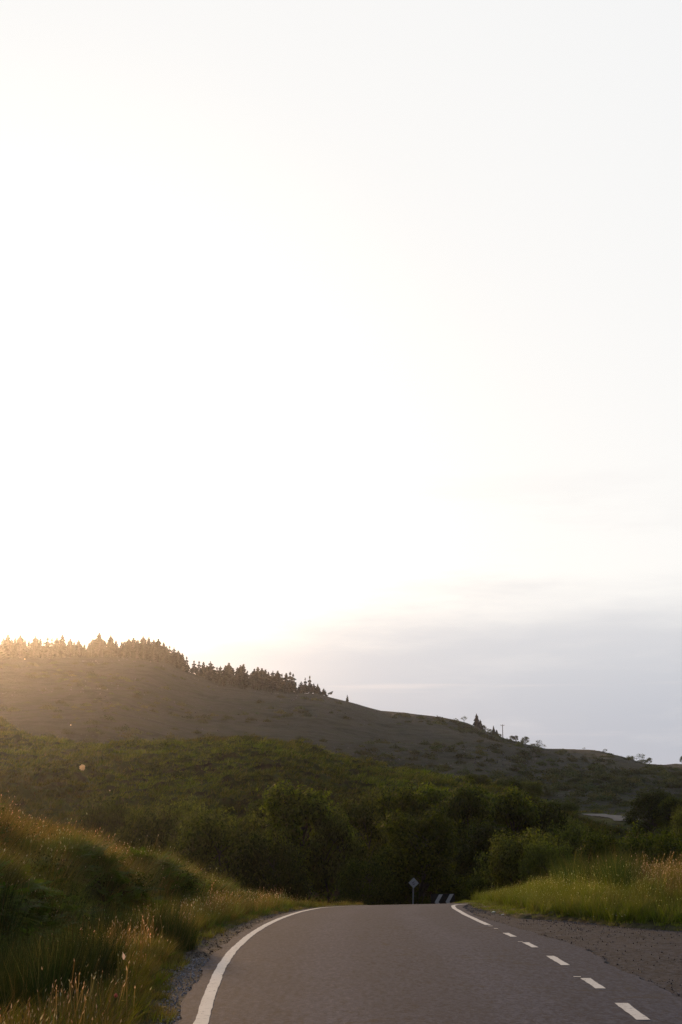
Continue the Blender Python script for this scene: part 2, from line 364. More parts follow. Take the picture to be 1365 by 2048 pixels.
def ground_z(X, Y):
    X = np.asarray(X, float); Y = np.asarray(Y, float)
    z = zr(X, Y)
    dl = left_depth(X, Y)
    z = z + 0.05 * sm(0, 0.5, dl) - 0.28 * sm(0.8, 1.8, dl) * (1 - sm(18, 34, Y) * 0.5)
    b = foot(Y) - X + 0.9 * NZ2.fbm(X * 0.35, Y * 0.28, 3)
    H = bank_h(Y)
    lump = 0.45 * NZ.fbm(X * 0.55 + 3, Y * 0.45, 4) + 0.16 * NZ2.fbm(X * 1.7, Y * 1.7, 3)
    bank = H * (0.50 * sm(0, 1.5, b) + 0.50 * sm(2.3, 4.7, b)) * (1 - 0.8 * sm(11, 26, b))
    z = z + np.where(Y < 66, bank, 0) + lump * sm(0.2, 2.0, b) * sm(70, 52, Y)
    for hx, hy, rx, ry, dep in HOLLOWS:
        z = z - dep * np.exp(-(((X - hx) / rx) ** 2 + ((Y - hy) / ry) ** 2) ** 2)
    rd = right_depth(X, Y)
    z = z + sm(0, 0.3, rd) * 0.06 + 0.45 * sm(0.2, 4.0, rd) * sm(66, 44, Y) + 0.55 * sm(3, 14, rd) * sm(60, 40, Y)
    z = z + 0.10 * NZ2.fbm(X * 0.8 + 4, Y * 0.8, 3) * sm(0.3, 1.5, rd)
    # keep under the surfaced areas
    surf = (dl < 0.02) & (rd < 0.02)
    z = np.where(surf, zr(X, Y) - 0.05, z)
    # valley where the trees stand, rising to either side
    v = sm(62, 92, Y)
    z = z + v * (0.5 * NZ.fbm(X * 0.08, Y * 0.08, 3) + 0.05 * np.maximum(-X - 14, 0) + 0.012 * np.maximum(X - 16, 0))
    return z

# mid hill
HB = 118.0
hill_ridge = lerp([(-190, 30), (-110, 22), (-80, 18.6), (-60, 16.9), (-48, 15.8), (-40, 15.3), (-28, 15.1), (-20, 15.5), (-12.8, 16.5), (-7, 15.8), (-3.5, 14.9), (1.2, 13.2), (8, 11.9), (15.3, 10.9), (19.5, 10.2), (23, 9.6), (26.9, 8.0), (31.8, 6.2), (36, 5.0), (42, 4.4), (50, 3.4), (70, 2.6), (120, 3), (190, 5)])
dist_px = [(1176, 1631), (1183, 1633), (1193, 1634), (1212, 1635.5), (1230, 1638), (1240, 1641), (1243, 1645)]
DR = np.array([((px - CXP) / FPX * Yk, Yk, EYE + (HORIZON - py) / FPX * Yk) for (px, py), Yk in zip(dist_px, [205, 201, 197, 193, 189, 185, 182])])
def road_bed(X, Y):
    """height of the distant road's bed and distance to its middle; the bed tips towards the valley"""
    best = np.full(np.shape(X), 1e9); zb = np.zeros(np.shape(X))
    for t in np.linspace(0, len(DR) - 1.001, 50):
        i = int(t); c = DR[i] + (DR[i + 1] - DR[i]) * (t - i)
        d = np.hypot(X - c[0], Y - c[1]); k = d < best
        best = np.where(k, d, best); zb = np.where(k, c[2] + 0.17 * (Y - c[1]), zb)
    return zb, best
def hill_z(X, Y):
    X = np.asarray(X, float); Y = np.asarray(Y, float)
    base = -3.8 + 0.05 * np.maximum(-X - 14, 0) * 0.8 + 0.012 * np.maximum(X - 16, 0)
    rg = hill_ridge(X * 200.0 / np.maximum(Y * 0.35 + 130, 1))
    t = np.clip((Y - HB) / (205 - HB), 0, 1)
    f = 0.45 * t + 0.55 * np.sin(t * np.pi / 2)
    back = sm(205, 330, Y)
    z = base + (rg - base) * f - back * (rg + 2) * 0.75
    amp = sm(HB - 2, HB + 12, Y)
    z = z + amp * (1.3 * NZ2.fbm(X * 0.045, Y * 0.04, 3) + 0.75 * NZ.fbm(X * 0.16 + Y * 0.06, Y * 0.11, 4))
    rid = 1 - np.abs(NZ.fbm(X * 0.10 + 7 + Y * 0.05, Y * 0.17 - X * 0.06, 4))
    z = z + amp * 1.5 * (rid - 0.8)
    rd2 = 1 - np.abs(NZ2.fbm(X * 0.26 + 31 + Y * 0.10, Y * 0.40 - X * 0.12, 3))
    z = z + amp * 2.9 * (rd2 - 0.80) + amp * 0.30 * NZ.fbm(X * 0.55, Y * 0.8, 3) + amp * 0.22 * NZ2.fbm(X * 0.9, Y * 0.9, 3)
    zb, db = road_bed(X, Y)
    k = 1 - sm(2.2, 6.0, db)
    z = z * (1 - k) + (zb - 0.06) * k
    # second knoll behind, to the west
    z = z + 17 * np.exp(-(((X + 74) / 22) ** 2 + ((Y - 262) / 40) ** 2))
    return z
# far hill
fell_ridge = lerp([(-700, 150), (-400, 128), (-260, 108), (-192, 105), (-142, 105.5), (-120, 105.5), (-99, 103), (-85, 96.5), (-65, 89.5), (-37, 86), (-12, 84), (5, 79.5), (22, 74.5), (41.5, 73), (56, 71.2), (62, 70), (70, 68.0), (76, 65.2), (90, 59.6), (95, 58.3), (106, 55.3), (113, 53.8), (125, 53.6), (140, 53.4), (154, 49.8), (164, 46.2), (178, 45), (185, 45.6), (192, 45.4), (260, 48), (420, 62), (700, 90)])
def fell_z(X, Y):
    X = np.asarray(X, float); Y = np.asarray(Y, float)
    t = np.clip((Y - 300) / 500.0, 0, 1)
    rg = fell_ridge(X * 800.0 / np.maximum(0.55 * Y + 360, 1))
    f = 0.86 * t + 0.14 * np.sin(t * np.pi / 2)
    b = 5.0 + 0 * X
    z = b + (rg - b) * f - sm(810, 1250, Y) * (rg - 20) * 0.8
    amp = sm(300, 420, Y) * (1 - 0.85 * sm(640, 780, Y))
    z = z + amp * (4.0 * NZ.fbm(X * 0.011 + 2, Y * 0.009, 3) + 1.3 * NZ2.fbm(X * 0.04, Y * 0.03, 4)) + 0.35 * NZ.fbm(X * 0.14, Y * 0.14, 3)
    return z
def place(x, y0, Y, zf):
    """ground spot Y metres ahead on the bearing of photo column x"""
    X = float((x - CXP) / FPX * Y * math.cos(PITCH) * (1.0 / (math.cos(PITCH))))
    return X, Y, float(zf(X, Y))

def grid_mesh(name, xs, ys, zf, mat):
    XX, YY = np.meshgrid(xs, ys)
    ZZ = zf(XX, YY)
    v = np.stack([XX, YY, ZZ], -1).reshape(-1, 3)
    ny, nx = XX.shape
    i = np.arange(ny * nx).reshape(ny, nx)
    f = np.stack([i[:-1, :-1], i[:-1, 1:], i[1:, 1:], i[1:, :-1]], -1).reshape(-1, 4)
    return mesh_np(name, v, f, [mat], True)
def steps(a, b, s0, g=1.0):
    o = [a]; s = s0
    while o[-1] < b: o.append(o[-1] + s); s *= g
    return np.array(o)

xs = np.concatenate([-steps(9.5, 110, 0.2, 1.06)[::-1], steps(-9.3, 9.5, 0.13), steps(9.8, 110, 0.2, 1.06)])
ys = np.concatenate([steps(2, 62, 0.17), steps(62.4, 150, 0.5, 1.01)])
ground = tag(link('ground', grid_mesh('ground', xs, ys, ground_z, M['soil'])), 'dark turf and soil of the roadside verges and valley', kind='structure')
near_hill = tag(link('near_hill', grid_mesh('near_hill', np.concatenate([-steps(70, 190, 0.8, 1.04)[::-1], steps(-69.5, 69.5, 0.5), steps(70, 190, 0.8, 1.04)]), np.concatenate([steps(HB, 235, 0.5), steps(235.5, 340, 0.6, 1.03)]), hill_z, M['moor'])), 'green tussocky hillside rising behind the roadside trees', kind='structure')
far_hill = tag(link('far_hill', grid_mesh('far_hill', steps(-640, 640, 3.2), steps(296, 1300, 3.2), fell_z, M['fell'])), 'hazy grey brown hill with conifers along its ridge', kind='structure')
land_me = mesh_np('land', [(-3200, -3200, -9), (3200, -3200, -9), (3200, 3200, -9), (-3200, 3200, -9)], [(0, 1, 2, 3)], [M['land']])
tag(link('land', land_me), 'low dark land stretching away to the horizon', kind='structure')

# ------------------------------------------------------------------ road, markings, lay-by, grit strip
def curve_on(fn_edge, ext):
    """plan-view polyline of an edge: the function up to 49 m, then the bend to the right beyond the crest"""
    pts = [(float(fn_edge(y)), y) for y in np.arange(3, 49.5, 0.5)]
    return pts + ext
def smooth_line(pts, n):
    p = np.array(pts, float)
    d = np.concatenate([[0], np.cumsum(np.hypot(*np.diff(p, axis=0).T))])
    t = np.linspace(0, d[-1], n)
    q = np.stack([np.interp(t, d, p[:, 0]), np.interp(t, d, p[:, 1])], 1)
    for _ in range(6):
        q[1:-1] = (q[:-2] + 2 * q[1:-1] + q[2:]) / 4
    return q
extL = lambda o: [(-0.35 - o, 51.5), (0.25 - o * .8, 54.5), (1.3 - o * .7, 57.5), (3.0 - o * .5, 60.5), (5.6, 63.4 + o * .8), (9.0, 65.6 + o), (14, 67.4 + o), (22, 68.8 + o)]
extR = lambda o: [(4.05 + o, 51.5), (4.75 + o * .9, 54), (5.9 + o * .7, 56.4), (7.6 + o * .5, 58.7), (10.2, 60.6 - o), (14.4, 62.2 - o), (22, 63.6 - o)]
LL = smooth_line(curve_on(left_line, extL(0)), 260)
RL = smooth_line(curve_on(right_line, extR(0)), 260)
TL = smooth_line(curve_on(tar_left, extL(0.2)), 260)
TR = smooth_line(curve_on(tar_right, extR(0.3)), 260)
def strip(a, b, nx, lift, mat, rag=0.0, name='road'):
    n = len(a); u = np.linspace(0, 1, nx)[None, :, None]
    a = a.copy(); b = b.copy()
    if rag:
        k = np.arange(n) * 0.55
        a[:, 0] += rag * NZ.fbm(k, k * 0 + 2, 3); b[:, 0] += rag * NZ.fbm(k, k * 0 + 7, 3)
    P = a[:, None, :] * (1 - u) + b[:, None, :] * u
    z = zr(P[..., 0], P[..., 1]) + lift
    v = np.concatenate([P, z[..., None]], -1).reshape(-1, 3)
    i = np.arange(n * nx).reshape(n, nx)
    f = np.stack([i[:-1, :-1], i[:-1, 1:], i[1:, 1:], i[1:, :-1]], -1).reshape(-1, 4)
    me = mesh_np(name, v, f, [mat], True)
    me.attributes.new('across', 'FLOAT', 'POINT').data.foreach_set('value', np.tile(np.linspace(0, 1, nx), n).astype(np.float32))
    return me
road = tag(link('road', strip(TL, TR, 14, 0.012, M['asphalt'], 0.09)), 'narrow grey tarmac road bending right over a low crest', kind='structure')
def offset(q, d):
    t = np.gradient(q, axis=0); t /= np.linalg.norm(t, axis=1)[:, None]
    return q + np.stack([t[:, 1], -t[:, 0]], 1) * d
def marking(q, w, lift=0.017, name='edge_line', rag=0.006):
    a = offset(q, 0.0); b = offset(q, w)
    k = np.arange(len(q)) * 0.35
    a[:, 0] += rag * NZ.fbm(k, k * 0 + 3, 2); b[:, 0] += rag * NZ.fbm(k, k * 0 + 8, 2)
    return link(name, strip(a, b, 2, lift, M['paint'], 0, name), road)
def fine(q, n=700):
    d = np.concatenate([[0], np.cumsum(np.hypot(*np.diff(q, axis=0).T))]); t = np.linspace(0, d[-1], n)
    return np.stack([np.interp(t, d, q[:, 0]), np.interp(t, d, q[:, 1])], 1)
el = marking(fine(LL), 0.13, rag=0.008); el['label'] = 'solid white edge line curving along the verge side'
RLf = fine(offset(RL, -0.10), 900)
sel = RLf[(RLf[:, 1] > 31.3)]
er = marking(sel, 0.13, name='edge_line'); er['label'] = 'solid white line where the road bends away over the crest'
def dash(y0, y1, dx=0.0, w=0.115):
    k = (RLf[:, 1] >= y0 - 1e-6) & (RLf[:, 1] <= y1)
    q = RLf[k].copy(); q[:, 0] += dx
    if len(q) < 2:
        q = np.array([(float(right_line(y)) - 0.1 + dx, y) for y in (y0, y1)])
    return marking(q, w, name='lane_dash', rag=0.010)
for y0, y1, dx, w in [(7.6, 9.1, 0, .12), (10.7, 12.2, 0, .12), (13.9, 15.42, 0, .13), (16.9, 18.25, 0, .12), (20.12, 21.85, 0, .12), (23.65, 25.0, 0, .11), (26.6, 27.95, 0, .115), (29.6, 29.85, 0.02, .08), (30.7, 31.0, 0.02, .09), (18.33, 18.52, -0.06, .09), (25.06, 25.24, -0.05, .09)]:
    dash(y0, y1, dx, w)

def area_mesh(name, xs, ys, keep, lift, mat):
    XX, YY = np.meshgrid(xs, ys); ZZ = zr(XX, YY) + lift + 0.012 * NZ.fbm(XX * 2, YY * 2, 3)
    v = np.stack([XX, YY, ZZ], -1).reshape(-1, 3); ny, nx = XX.shape
    i = np.arange(ny * nx).reshape(ny, nx)
    f = np.stack([i[:-1, :-1], i[:-1, 1:], i[1:, 1:], i[1:, :-1]], -1).reshape(-1, 4)
    cx = v[f].mean(1); f = f[keep(cx[:, 0], cx[:, 1])]
    return mesh_np(name, v, f, [mat], True)
layby = tag(link('layby', area_mesh('layby', steps(3.0, 40, 0.16), steps(3, 56, 0.16), lambda x, y: (x > tar_right(y) - 0.35) & (right_depth(x, y) < 0.25), -0.012, M['old_tar'])), 'worn gravelly lay-by of broken tarmac beside the road', kind='structure')
shoulder = tag(link('shoulder', area_mesh('shoulder', steps(-3.2, 1.6, 0.09), steps(3, 56, 0.16), lambda x, y: (x < tar_left(y) + 0.35) & (left_depth(x, y) < 0.25), -0.012, M['grit'])), 'strip of grit and bare earth between tarmac and grass', kind='structure')

# ------------------------------------------------------------------ scattered ground cover (uncountable)
def blade_arrays(n, h, w, spread, lean, curl, seg=3, r=rng, hvar=0.35, dirx=None):
    V = []; F = []
    for k in range(n):
        a = r.random() * 6.283; rad = spread * math.sqrt(r.random())
        bx, by = rad * math.cos(a), rad * math.sin(a)
        hh = h * (1 - hvar + hvar * 2 * r.random()) ; ww = w * (0.7 + 0.6 * r.random())
        az = a + r.normal(0, 0.8)
        ln = lean * (0.3 + r.random()); cu = curl * r.random()
        dx, dy = math.cos(az) * ln + (dirx or 0), math.sin(az) * ln
        f = r.random() * 3.1416; sx, sy = math.cos(f), math.sin(f)
        b = len(V)
        for s in range(seg + 1):
            t = s / seg
            px = bx + dx * hh * t + dx * cu * hh * t * t; py = by + dy * hh * t + dy * cu * hh * t * t
            pz = hh * t * (1 - 0.35 * cu * t)
            q = ww * (1 - t ** 1.5) * 0.5
            if s == seg: V.append((px, py, pz))
            else: V += [(px - sx * q, py - sy * q, pz), (px + sx * q, py + sy * q, pz)]
        for s in range(seg - 1):
            i = b + 2 * s; F += [(i, i + 1, i + 3), (i, i + 3, i + 2)]
        i = b + 2 * (seg - 1); F.append((i, i + 1, i + 2))
    return np.array(V), np.array(F)
def seed_arrays(n, h, spread, lean, head=0.034, hw=0.0055, r=rng, dirx=0.08):
    """thin stalks, each with a feathery head; returns verts, faces, material index (0 stalk, 1 head)"""
    V = []; F = []; I = []
    for k in range(n):
        a = r.random() * 6.283; rad = spread * math.sqrt(r.random())
        b0 = np.array([rad * math.cos(a), rad * math.sin(a), 0.0]); hh = h * (0.65 + 0.6 * r.random())
        az = r.random() * 6.283; ln = lean * r.random()
        tip = b0 + np.array([math.cos(az) * ln * hh + dirx * hh, math.sin(az) * ln * hh, hh])
        b = len(V); w = 0.0026
        V += [b0 + (-w, 0, 0), b0 + (w, 0, 0), tip + (w, 0, 0), tip + (-w, 0, 0)]
        F += [(b, b + 1, b + 2), (b, b + 2, b + 3)]; I += [0, 0]
        d = (tip - b0) / np.linalg.norm(tip - b0); d = d + np.array([0.25 * math.cos(az), 0.25 * math.sin(az), 0])
        hl = head * (0.7 + 0.7 * r.random()); q = hw * (0.7 + 0.6 * r.random())
        c0 = tip - d * 0.006
        for ax in (np.array([1.0, 0, 0]), np.array([0, 1.0, 0])):
            b = len(V)
            V += [c0, c0 + d * hl * 0.35 + ax * q, c0 + d * hl, c0 + d * hl * 0.35 - ax * q]
            F += [(b, b + 1, b + 2), (b, b + 2, b + 3)]; I += [1, 1]
    return np.array(V), np.array(F), I
def fern_arrays(nf, L, r=rng):
    V = []; F = []
    for k in range(nf):
        az = 6.283 * k / nf + r.normal(0, 0.35); el0 = 1.0 + r.normal(0, 0.15); LL_ = L * (0.75 + 0.4 * r.random())
        d = np.array([math.cos(az), math.sin(az), 0]); s = np.array([-math.sin(az), math.cos(az), 0])
        def pt(t): return d * LL_ * (0.62 * t + 0.25 * t * t) + np.array([0, 0, LL_ * (0.85 * t - 0.55 * t * t) * math.sin(el0)])
        n = 15
        for j in range(2, n):
            t = j / n; p = pt(t); q = pt(min(1, t + 0.08)); ax = q - p; ax /= np.linalg.norm(ax)
            pl = LL_ * 0.34 * (1 - t) ** 0.8 * min(1, t * 4)
            for sg in (-1, 1):
                b = len(V); e = p + s * sg * pl + ax * pl * 0.35 + np.array([0, 0, -0.12 * pl + r.normal(0, 0.02) * L])
                V += [p - ax * 0.012 * L, p + ax * 0.035 * L, p * 0.4 + e * 0.6 + ax * 0.032 * L, e, p * 0.4 + e * 0.6 - ax * 0.02 * L]
                F += [(b, b + 1, b + 2), (b, b + 2, b + 4), (b + 4, b + 2, b + 3)]
        for j in range(6):
            p, q = pt(j / 6), pt((j + 1) / 6); b = len(V); w = 0.006
            V += [p - s * w, p + s * w, q + s * w, q - s * w]; F += [(b, b + 1, b + 2), (b, b + 2, b + 3)]
    return np.array(V), np.array(F)
def leaf_ball(n, rx, rz, size, r=rng, base=0.0):
    """a low cloud of small leaf faces"""
    c = r.normal(0, 1, (n, 3)); c /= np.linalg.norm(c, axis=1)[:, None]
    rad = 0.55 + 0.45 * r.random(n) ** 0.5
    lump = 1 + 0.35 * np.sin(c[:, 0] * 4 + 1.3) * np.sin(c[:, 1] * 5 + 0.4) + 0.2 * np.sin(c[:, 2] * 7)
    p = c * (rad * lump)[:, None] * np.array([rx, rx, rz]); p[:, 2] = np.abs(p[:, 2] + rz * 0.25) + base
    return leaf_quads(p, c, size, r)
def leaf_quads(p, nrm, size, r=rng, jit=0.9):
    n = len(p)
    d = nrm + r.normal(0, jit, (n, 3)); d /= np.linalg.norm(d, axis=1)[:, None]
    a = np.cross(d, r.normal(0, 1, (n, 3))); a /= np.linalg.norm(a, axis=1)[:, None]
    b = np.cross(d, a)
    s = size * (0.6 + 0.8 * r.random(n))[:, None]
    v = np.stack([p - a * s, p - b * s * 0.55, p + a * s, p + b * s * 0.55], 1).reshape(-1, 3)
    f = np.arange(n * 4).reshape(n, 4)
    return v, f
def stone_mesh(name, mat, seed):
    bm = bmesh.new(); bmesh.ops.create_icosphere(bm, subdivisions=1, radius=1.0)
    r = random.Random(seed)
    for v in bm.verts:
        v.co *= 0.75 + 0.5 * r.random(); v.co.z *= 0.7
    me = bpy.data.meshes.new(name); bm.to_mesh(me); bm.free(); me.materials.append(mat); return me

def proto_collection(name, meshes):
    col = bpy.data.collections.new(name)                     # holds the little source tufts, not part of the scene
    for i, me in enumerate(meshes):
        col.objects.link(bpy.data.objects.new('%s_%02d' % (name, i), me))
    return col
def scatter(name, label, pos, rot, scale, idx, tint, protos):
    """one object: a cloud of points, geometry nodes put a tuft on each"""
    n = len(pos)
    me = bpy.data.meshes.new(name); me.vertices.add(n)
    me.vertices.foreach_set('co', np.asarray(pos, np.float32).ravel())
    for nm, ty, arr, key in (('rot', 'FLOAT_VECTOR', rot, 'vector'), ('size', 'FLOAT', scale, 'value'), ('pick', 'INT', idx, 'value'), ('tint', 'FLOAT_COLOR', np.concatenate([tint, np.ones((n, 1))], 1), 'color')):
        a = me.attributes.new(nm, ty, 'POINT')
        a.data.foreach_set(key, np.asarray(arr, np.int32 if ty == 'INT' else np.float32).ravel())
    o = link(name, me); tag(o, label, None, None, 'stuff')
    ng = bpy.data.node_groups.new(name, 'GeometryNodeTree')
    ng.interface.new_socket('Geometry', in_out='INPUT', socket_type='NodeSocketGeometry')
    ng.interface.new_socket('Geometry', in_out='OUTPUT', socket_type='NodeSocketGeometry')
    N = ng.nodes; L = ng.links
    gi = N.new('NodeGroupInput'); go = N.new('NodeGroupOutput')
    ci = N.new('GeometryNodeCollectionInfo'); ci.inputs['Collection'].default_value = proto_collection(name, protos)
    ci.inputs['Separate Children'].default_value = True; ci.inputs['Reset Children'].default_value = True
    ip = N.new('GeometryNodeInstanceOnPoints'); ip.inputs['Pick Instance'].default_value = True
    def attr(nm, ty):
        a = N.new('GeometryNodeInputNamedAttribute'); a.data_type = ty; a.inputs[0].default_value = nm
        return [s for s in a.outputs if s.enabled and s.name == 'Attribute'][0]
    e2r = N.new('FunctionNodeEulerToRotation')
    L.new(attr('rot', 'FLOAT_VECTOR'), e2r.inputs[0]); L.new(e2r.outputs[0], ip.inputs['Rotation'])
    L.new(attr('size', 'FLOAT'), ip.inputs['Scale']); L.new(attr('pick', 'INT'), ip.inputs['Instance Index'])
    L.new(gi.outputs[0], ip.inputs['Points']); L.new(ci.outputs[0], ip.inputs['Instance']); L.new(ip.outputs[0], go.inputs[0])
    md = o.modifiers.new('scatter', 'NODES'); md.node_group = ng
    return o
def tints(n, lo=0.7, hi=1.25, warm=0.12):
    v = lo + (hi - lo) * rng.random((n, 1)); w = 1 + warm * rng.normal(0, 1, (n, 1))
    return np.concatenate([v * w, v, v * (1 - 0.3 * (w - 1))], 1)
def yaw(n, tilt=0.08):
    return np.stack([rng.normal(0, tilt, n), rng.normal(0, tilt, n), rng.random(n) * 6.283], 1)

def tuft(name, mats, *parts):
    V = []; F = []; I = []; o = 0
    for (v, f, mi) in parts:
        V.append(v); F.append(f + o); o += len(v)
        I += list(mi) if hasattr(mi, '__len__') else [mi] * len(f)
    return mesh_np(name, np.concatenate(V), np.concatenate(F), mats, False, I)
gm = [M['blade'], M['straw'], M['seed']]
def grass_tuft(k, h, n, w=0.006, straw=6, seeds=0, lean=0.35, spread=0.10, sh=1.25, dirx=0.12):
    parts = [(*blade_arrays(n, h, w, spread, lean, 0.9, dirx=dirx), 0)]
    if straw: parts.append((*blade_arrays(straw, h * 1.05, w * 0.8, spread, lean * 0.8, 0.6, dirx=dirx), 1))
    if seeds:
        v, f, i = seed_arrays(seeds, h * sh, spread * 1.2, 0.22, dirx=dirx); parts.append((v, f, [1 + q for q in i]))
    return tuft('grass_tuft', gm, *parts)
P_short = [grass_tuft(k, 0.10, 26, 0.006, 5, 0, 0.5, 0.10, dirx=0.03) for k in range(3)]
P_mid = [grass_tuft(k, 0.30, 34, 0.0075, 8, 0 if k else 1, 0.42, 0.12) for k in range(3)]
P_long = [grass_tuft(k, 0.48, 36, 0.0085, 11, 0 if k else 1, 0.46, 0.13, 1.2, 0.28) for k in range(3)]
P_seed = [grass_tuft(k, 0.30, 24, 0.005, 6, 3 + k % 2, 0.35, 0.15, 1.40) for k in range(3)]
P_straw = [grass_tuft(k, 0.42, 12, 0.006, 26, 2, 0.40, 0.14, 1.3, 0.42) for k in range(2)]
rm = [M['rush'], M['straw'], M['seed']]
P_rush = [tuft('rush_tuft', rm, (*blade_arrays(60, 0.75, 0.007, 0.13, 0.30, 0.25), 0), (*blade_arrays(9, 0.7, 0.006, 0.13, 0.3, 0.3), 1)) for k in range(2)]
P_fern = [mesh_np('bracken', *fern_arrays(nf, 0.62), [M['fern']]) for nf in (5, 6, 7)] + [mesh_np('bilberry', *leaf_ball(150, 0.42, 0.34, 0.032), [M['scrubleaf']]) for k in range(2)]
P_weed = [tuft('leafy_weed', [M['fern']], (*blade_arrays(16, 0.20, 0.035, 0.07, 0.9, 0.9, seg=3), 0)) for k in range(2)]
GRASS = P_short + P_mid + P_long + P_seed + P_straw + P_rush + P_weed      # 0-2 short, 3-5 mid, 6-8 long, 9-11 seed, 12-13 straw, 14-15 rush
def pick(lo, n): return lo[0] + (rng.random(n) * (lo[1] - lo[0] + 1)).astype(int)
S_, MI_, LO_, SE_, ST_, RU_, WE_ = (0, 2), (3, 5), (6, 8), (9, 11), (12, 13), (14, 15), (16, 17)

def sample_area(n, xr, yr, dens):
    """random spots, thinned by a density in 0..1"""
    X = rng.uniform(*xr, n); Y = rng.uniform(*yr, n)
    k = rng.random(n) < dens(X, Y)
    return X[k], Y[k]
def in_view(X, Y, m=0.05):
    return np.abs(X) < Y * (0.24 + m) + 1.2

# verge on the west side of the road, from short turf at the edge to long grass on the bank
def dens_left(X, Y):
    d = left_depth(X, Y)
    return np.where(in_view(X, Y) & (d > -0.03), np.clip(16.0 / Y, 0.25, 1), np.where((d > -0.45) & (X < tar_left(Y) - 0.03), 0.03, 0)) * (1 - 0.92 * in_hollow(X, Y)) * (X < 0.95)
X, Y = sample_area(62000, (-17, 1.0), (8, 61), dens_left)
d = left_depth(X, Y); b = foot(Y) - X
n = len(X); u = rng.random(n)
patch = NZ.fbm(X * 0.5, Y * 0.4, 3); patch2 = NZ2.fbm(X * 0.8 + 11, Y * 0.6, 3)
idx = pick(MI_, n)
idx = np.where(d < 0.35, pick(S_, n), idx)
idx = np.where((d > 0.45) & (u < 0.22), pick(SE_, n), idx)
idx = np.where((d > 0.9) & (patch > 0.05) & (u > 0.55), pick(LO_, n), idx)
idx = np.where((b > 0.8) & (u < 0.72), pick(LO_, n), idx)
idx = np.where((b > 1.1) & (u < 0.42) & (patch2 > -0.15), pick(ST_, n), idx)
idx = np.where((b > -2.2) & (b < 0.6) & (patch2 > 0.12) & (u < 0.6) & (Y < 26), pick(RU_, n), idx)
idx = np.where((Y > 36) & (b < 0.5) & (d > 0.3) & (u < 0.30), pick(SE_, n), idx)
idx = np.where((rng.random(n) < 0.05) & (d > 0.2), pick(WE_, n), idx)
size = (0.75 + 0.6 * rng.random(n)) * (1 + 0.3 * patch) * (1 - 0.62 * sm(47, 58, Y)) * np.where(d < 0.35, 0.9, 1) * np.where(b > 0.8, 1.0, 0.92)
rt = yaw(n, 0.1); rt[:, 2] = rng.normal(0, 0.7, n)              # all lean with the wind
tt = tints(n, 0.60, 1.45, 0.14) * np.array([1.08, 0.98, 0.95])
green = sm(-0.1, 0.35, patch2)[:, None]
tt = tt * (1 - green * np.array([0.30, 0.06, 0.2])) * (1 + 0.55 * np.clip(patch, -0.6, 0.6)[:, None])
warmb = sm(1.2, 3.0, b)[:, None]; tt = tt * (1 + warmb * np.array([0.25, 0.08, 0.0]))
pos = np.stack([X, Y, ground_z(X, Y) - 0.015], 1)
scatter('verge_grass', 'rough seeding grass on the verge and bank west of the road', pos, rt, size, idx, tt, GRASS)

# bracken in the hollow and along the bank
def dens_fern(X, Y):
    b = foot(Y) - X; pn = NZ2.fbm(X * 0.45 + 30, Y * 0.4 + 4, 3)
    return np.where(in_view(X, Y) & (b > -0.6) & (b < 3.2) & (pn > -0.08), 0.75, 0) * (Y < 50) + np.where(in_view(X, Y) & (b > 3.2) & (pn > 0.22), 0.4, 0)
X, Y = sample_area(8500, (-14, -2), (17, 50), dens_fern); n = len(X)
scatter('bracken', 'green bracken and low bilberry growing along the bank', np.stack([X, Y, ground_z(X, Y) + 0.16], 1), yaw(n, 0.25), 0.55 + 0.65 * rng.random(n), np.where(rng.random(n) < 0.86, pick((0, 2), n), pick((3, 4), n)), tints(n, 0.65, 1.4, 0.1), P_fern)

# grass beyond the lay-by
def dens_right(X, Y):
    d = right_depth(X, Y)
    return np.where(in_view(X, Y) & (d > 0.0), np.clip(15.0 / Y, 0.25, 1) * (0.35 + 0.65 * sm(0, 0.8, d)), 0)
X, Y = sample_area(60000, (3.4, 17), (22, 60), dens_right); n = len(X)
d = right_depth(X, Y); u = rng.random(n); patch = NZ.fbm(X * 0.6 + 5, Y * 0.5, 3)
idx = np.where(d < 0.9, pick(S_, n), pick(MI_, n))
idx = np.where((d > 0.8) & (u < 0.45), pick(LO_, n), idx)
idx = np.where((d > 0.9) & (u > 0.90), pick(ST_, n), idx)
idx = np.where((d > 2.2) & (u < 0.30), pick(SE_, n), idx)
idx = np.where((d > 3.0) & (u > 0.86), pick(ST_, n), idx)
idx = np.where((d > 2.6) & (patch > 0.3) & (u > 0.8), pick(RU_, n), idx)
size = (0.75 + 0.5 * rng.random(n)) * (1 + 0.35 * patch) * (0.80 + 0.45 * sm(1.0, 4.5, d))
tt = tints(n, 0.85, 1.35, 0.08) * np.where((d < 3.2)[:, None], np.array([0.92, 1.16, 0.72]) * (1 + 0.5 * np.clip(patch, -0.7, 0.7)[:, None]), np.array([1.0, 0.95, 0.9]))
rt = yaw(n, 0.1); rt[:, 2] = rng.normal(0, 1.0, n)
scatter('meadow_grass', 'tall green and straw coloured grass beyond the lay-by', np.stack([X, Y, ground_z(X, Y) - 0.015], 1), rt, size, idx, tt, GRASS)

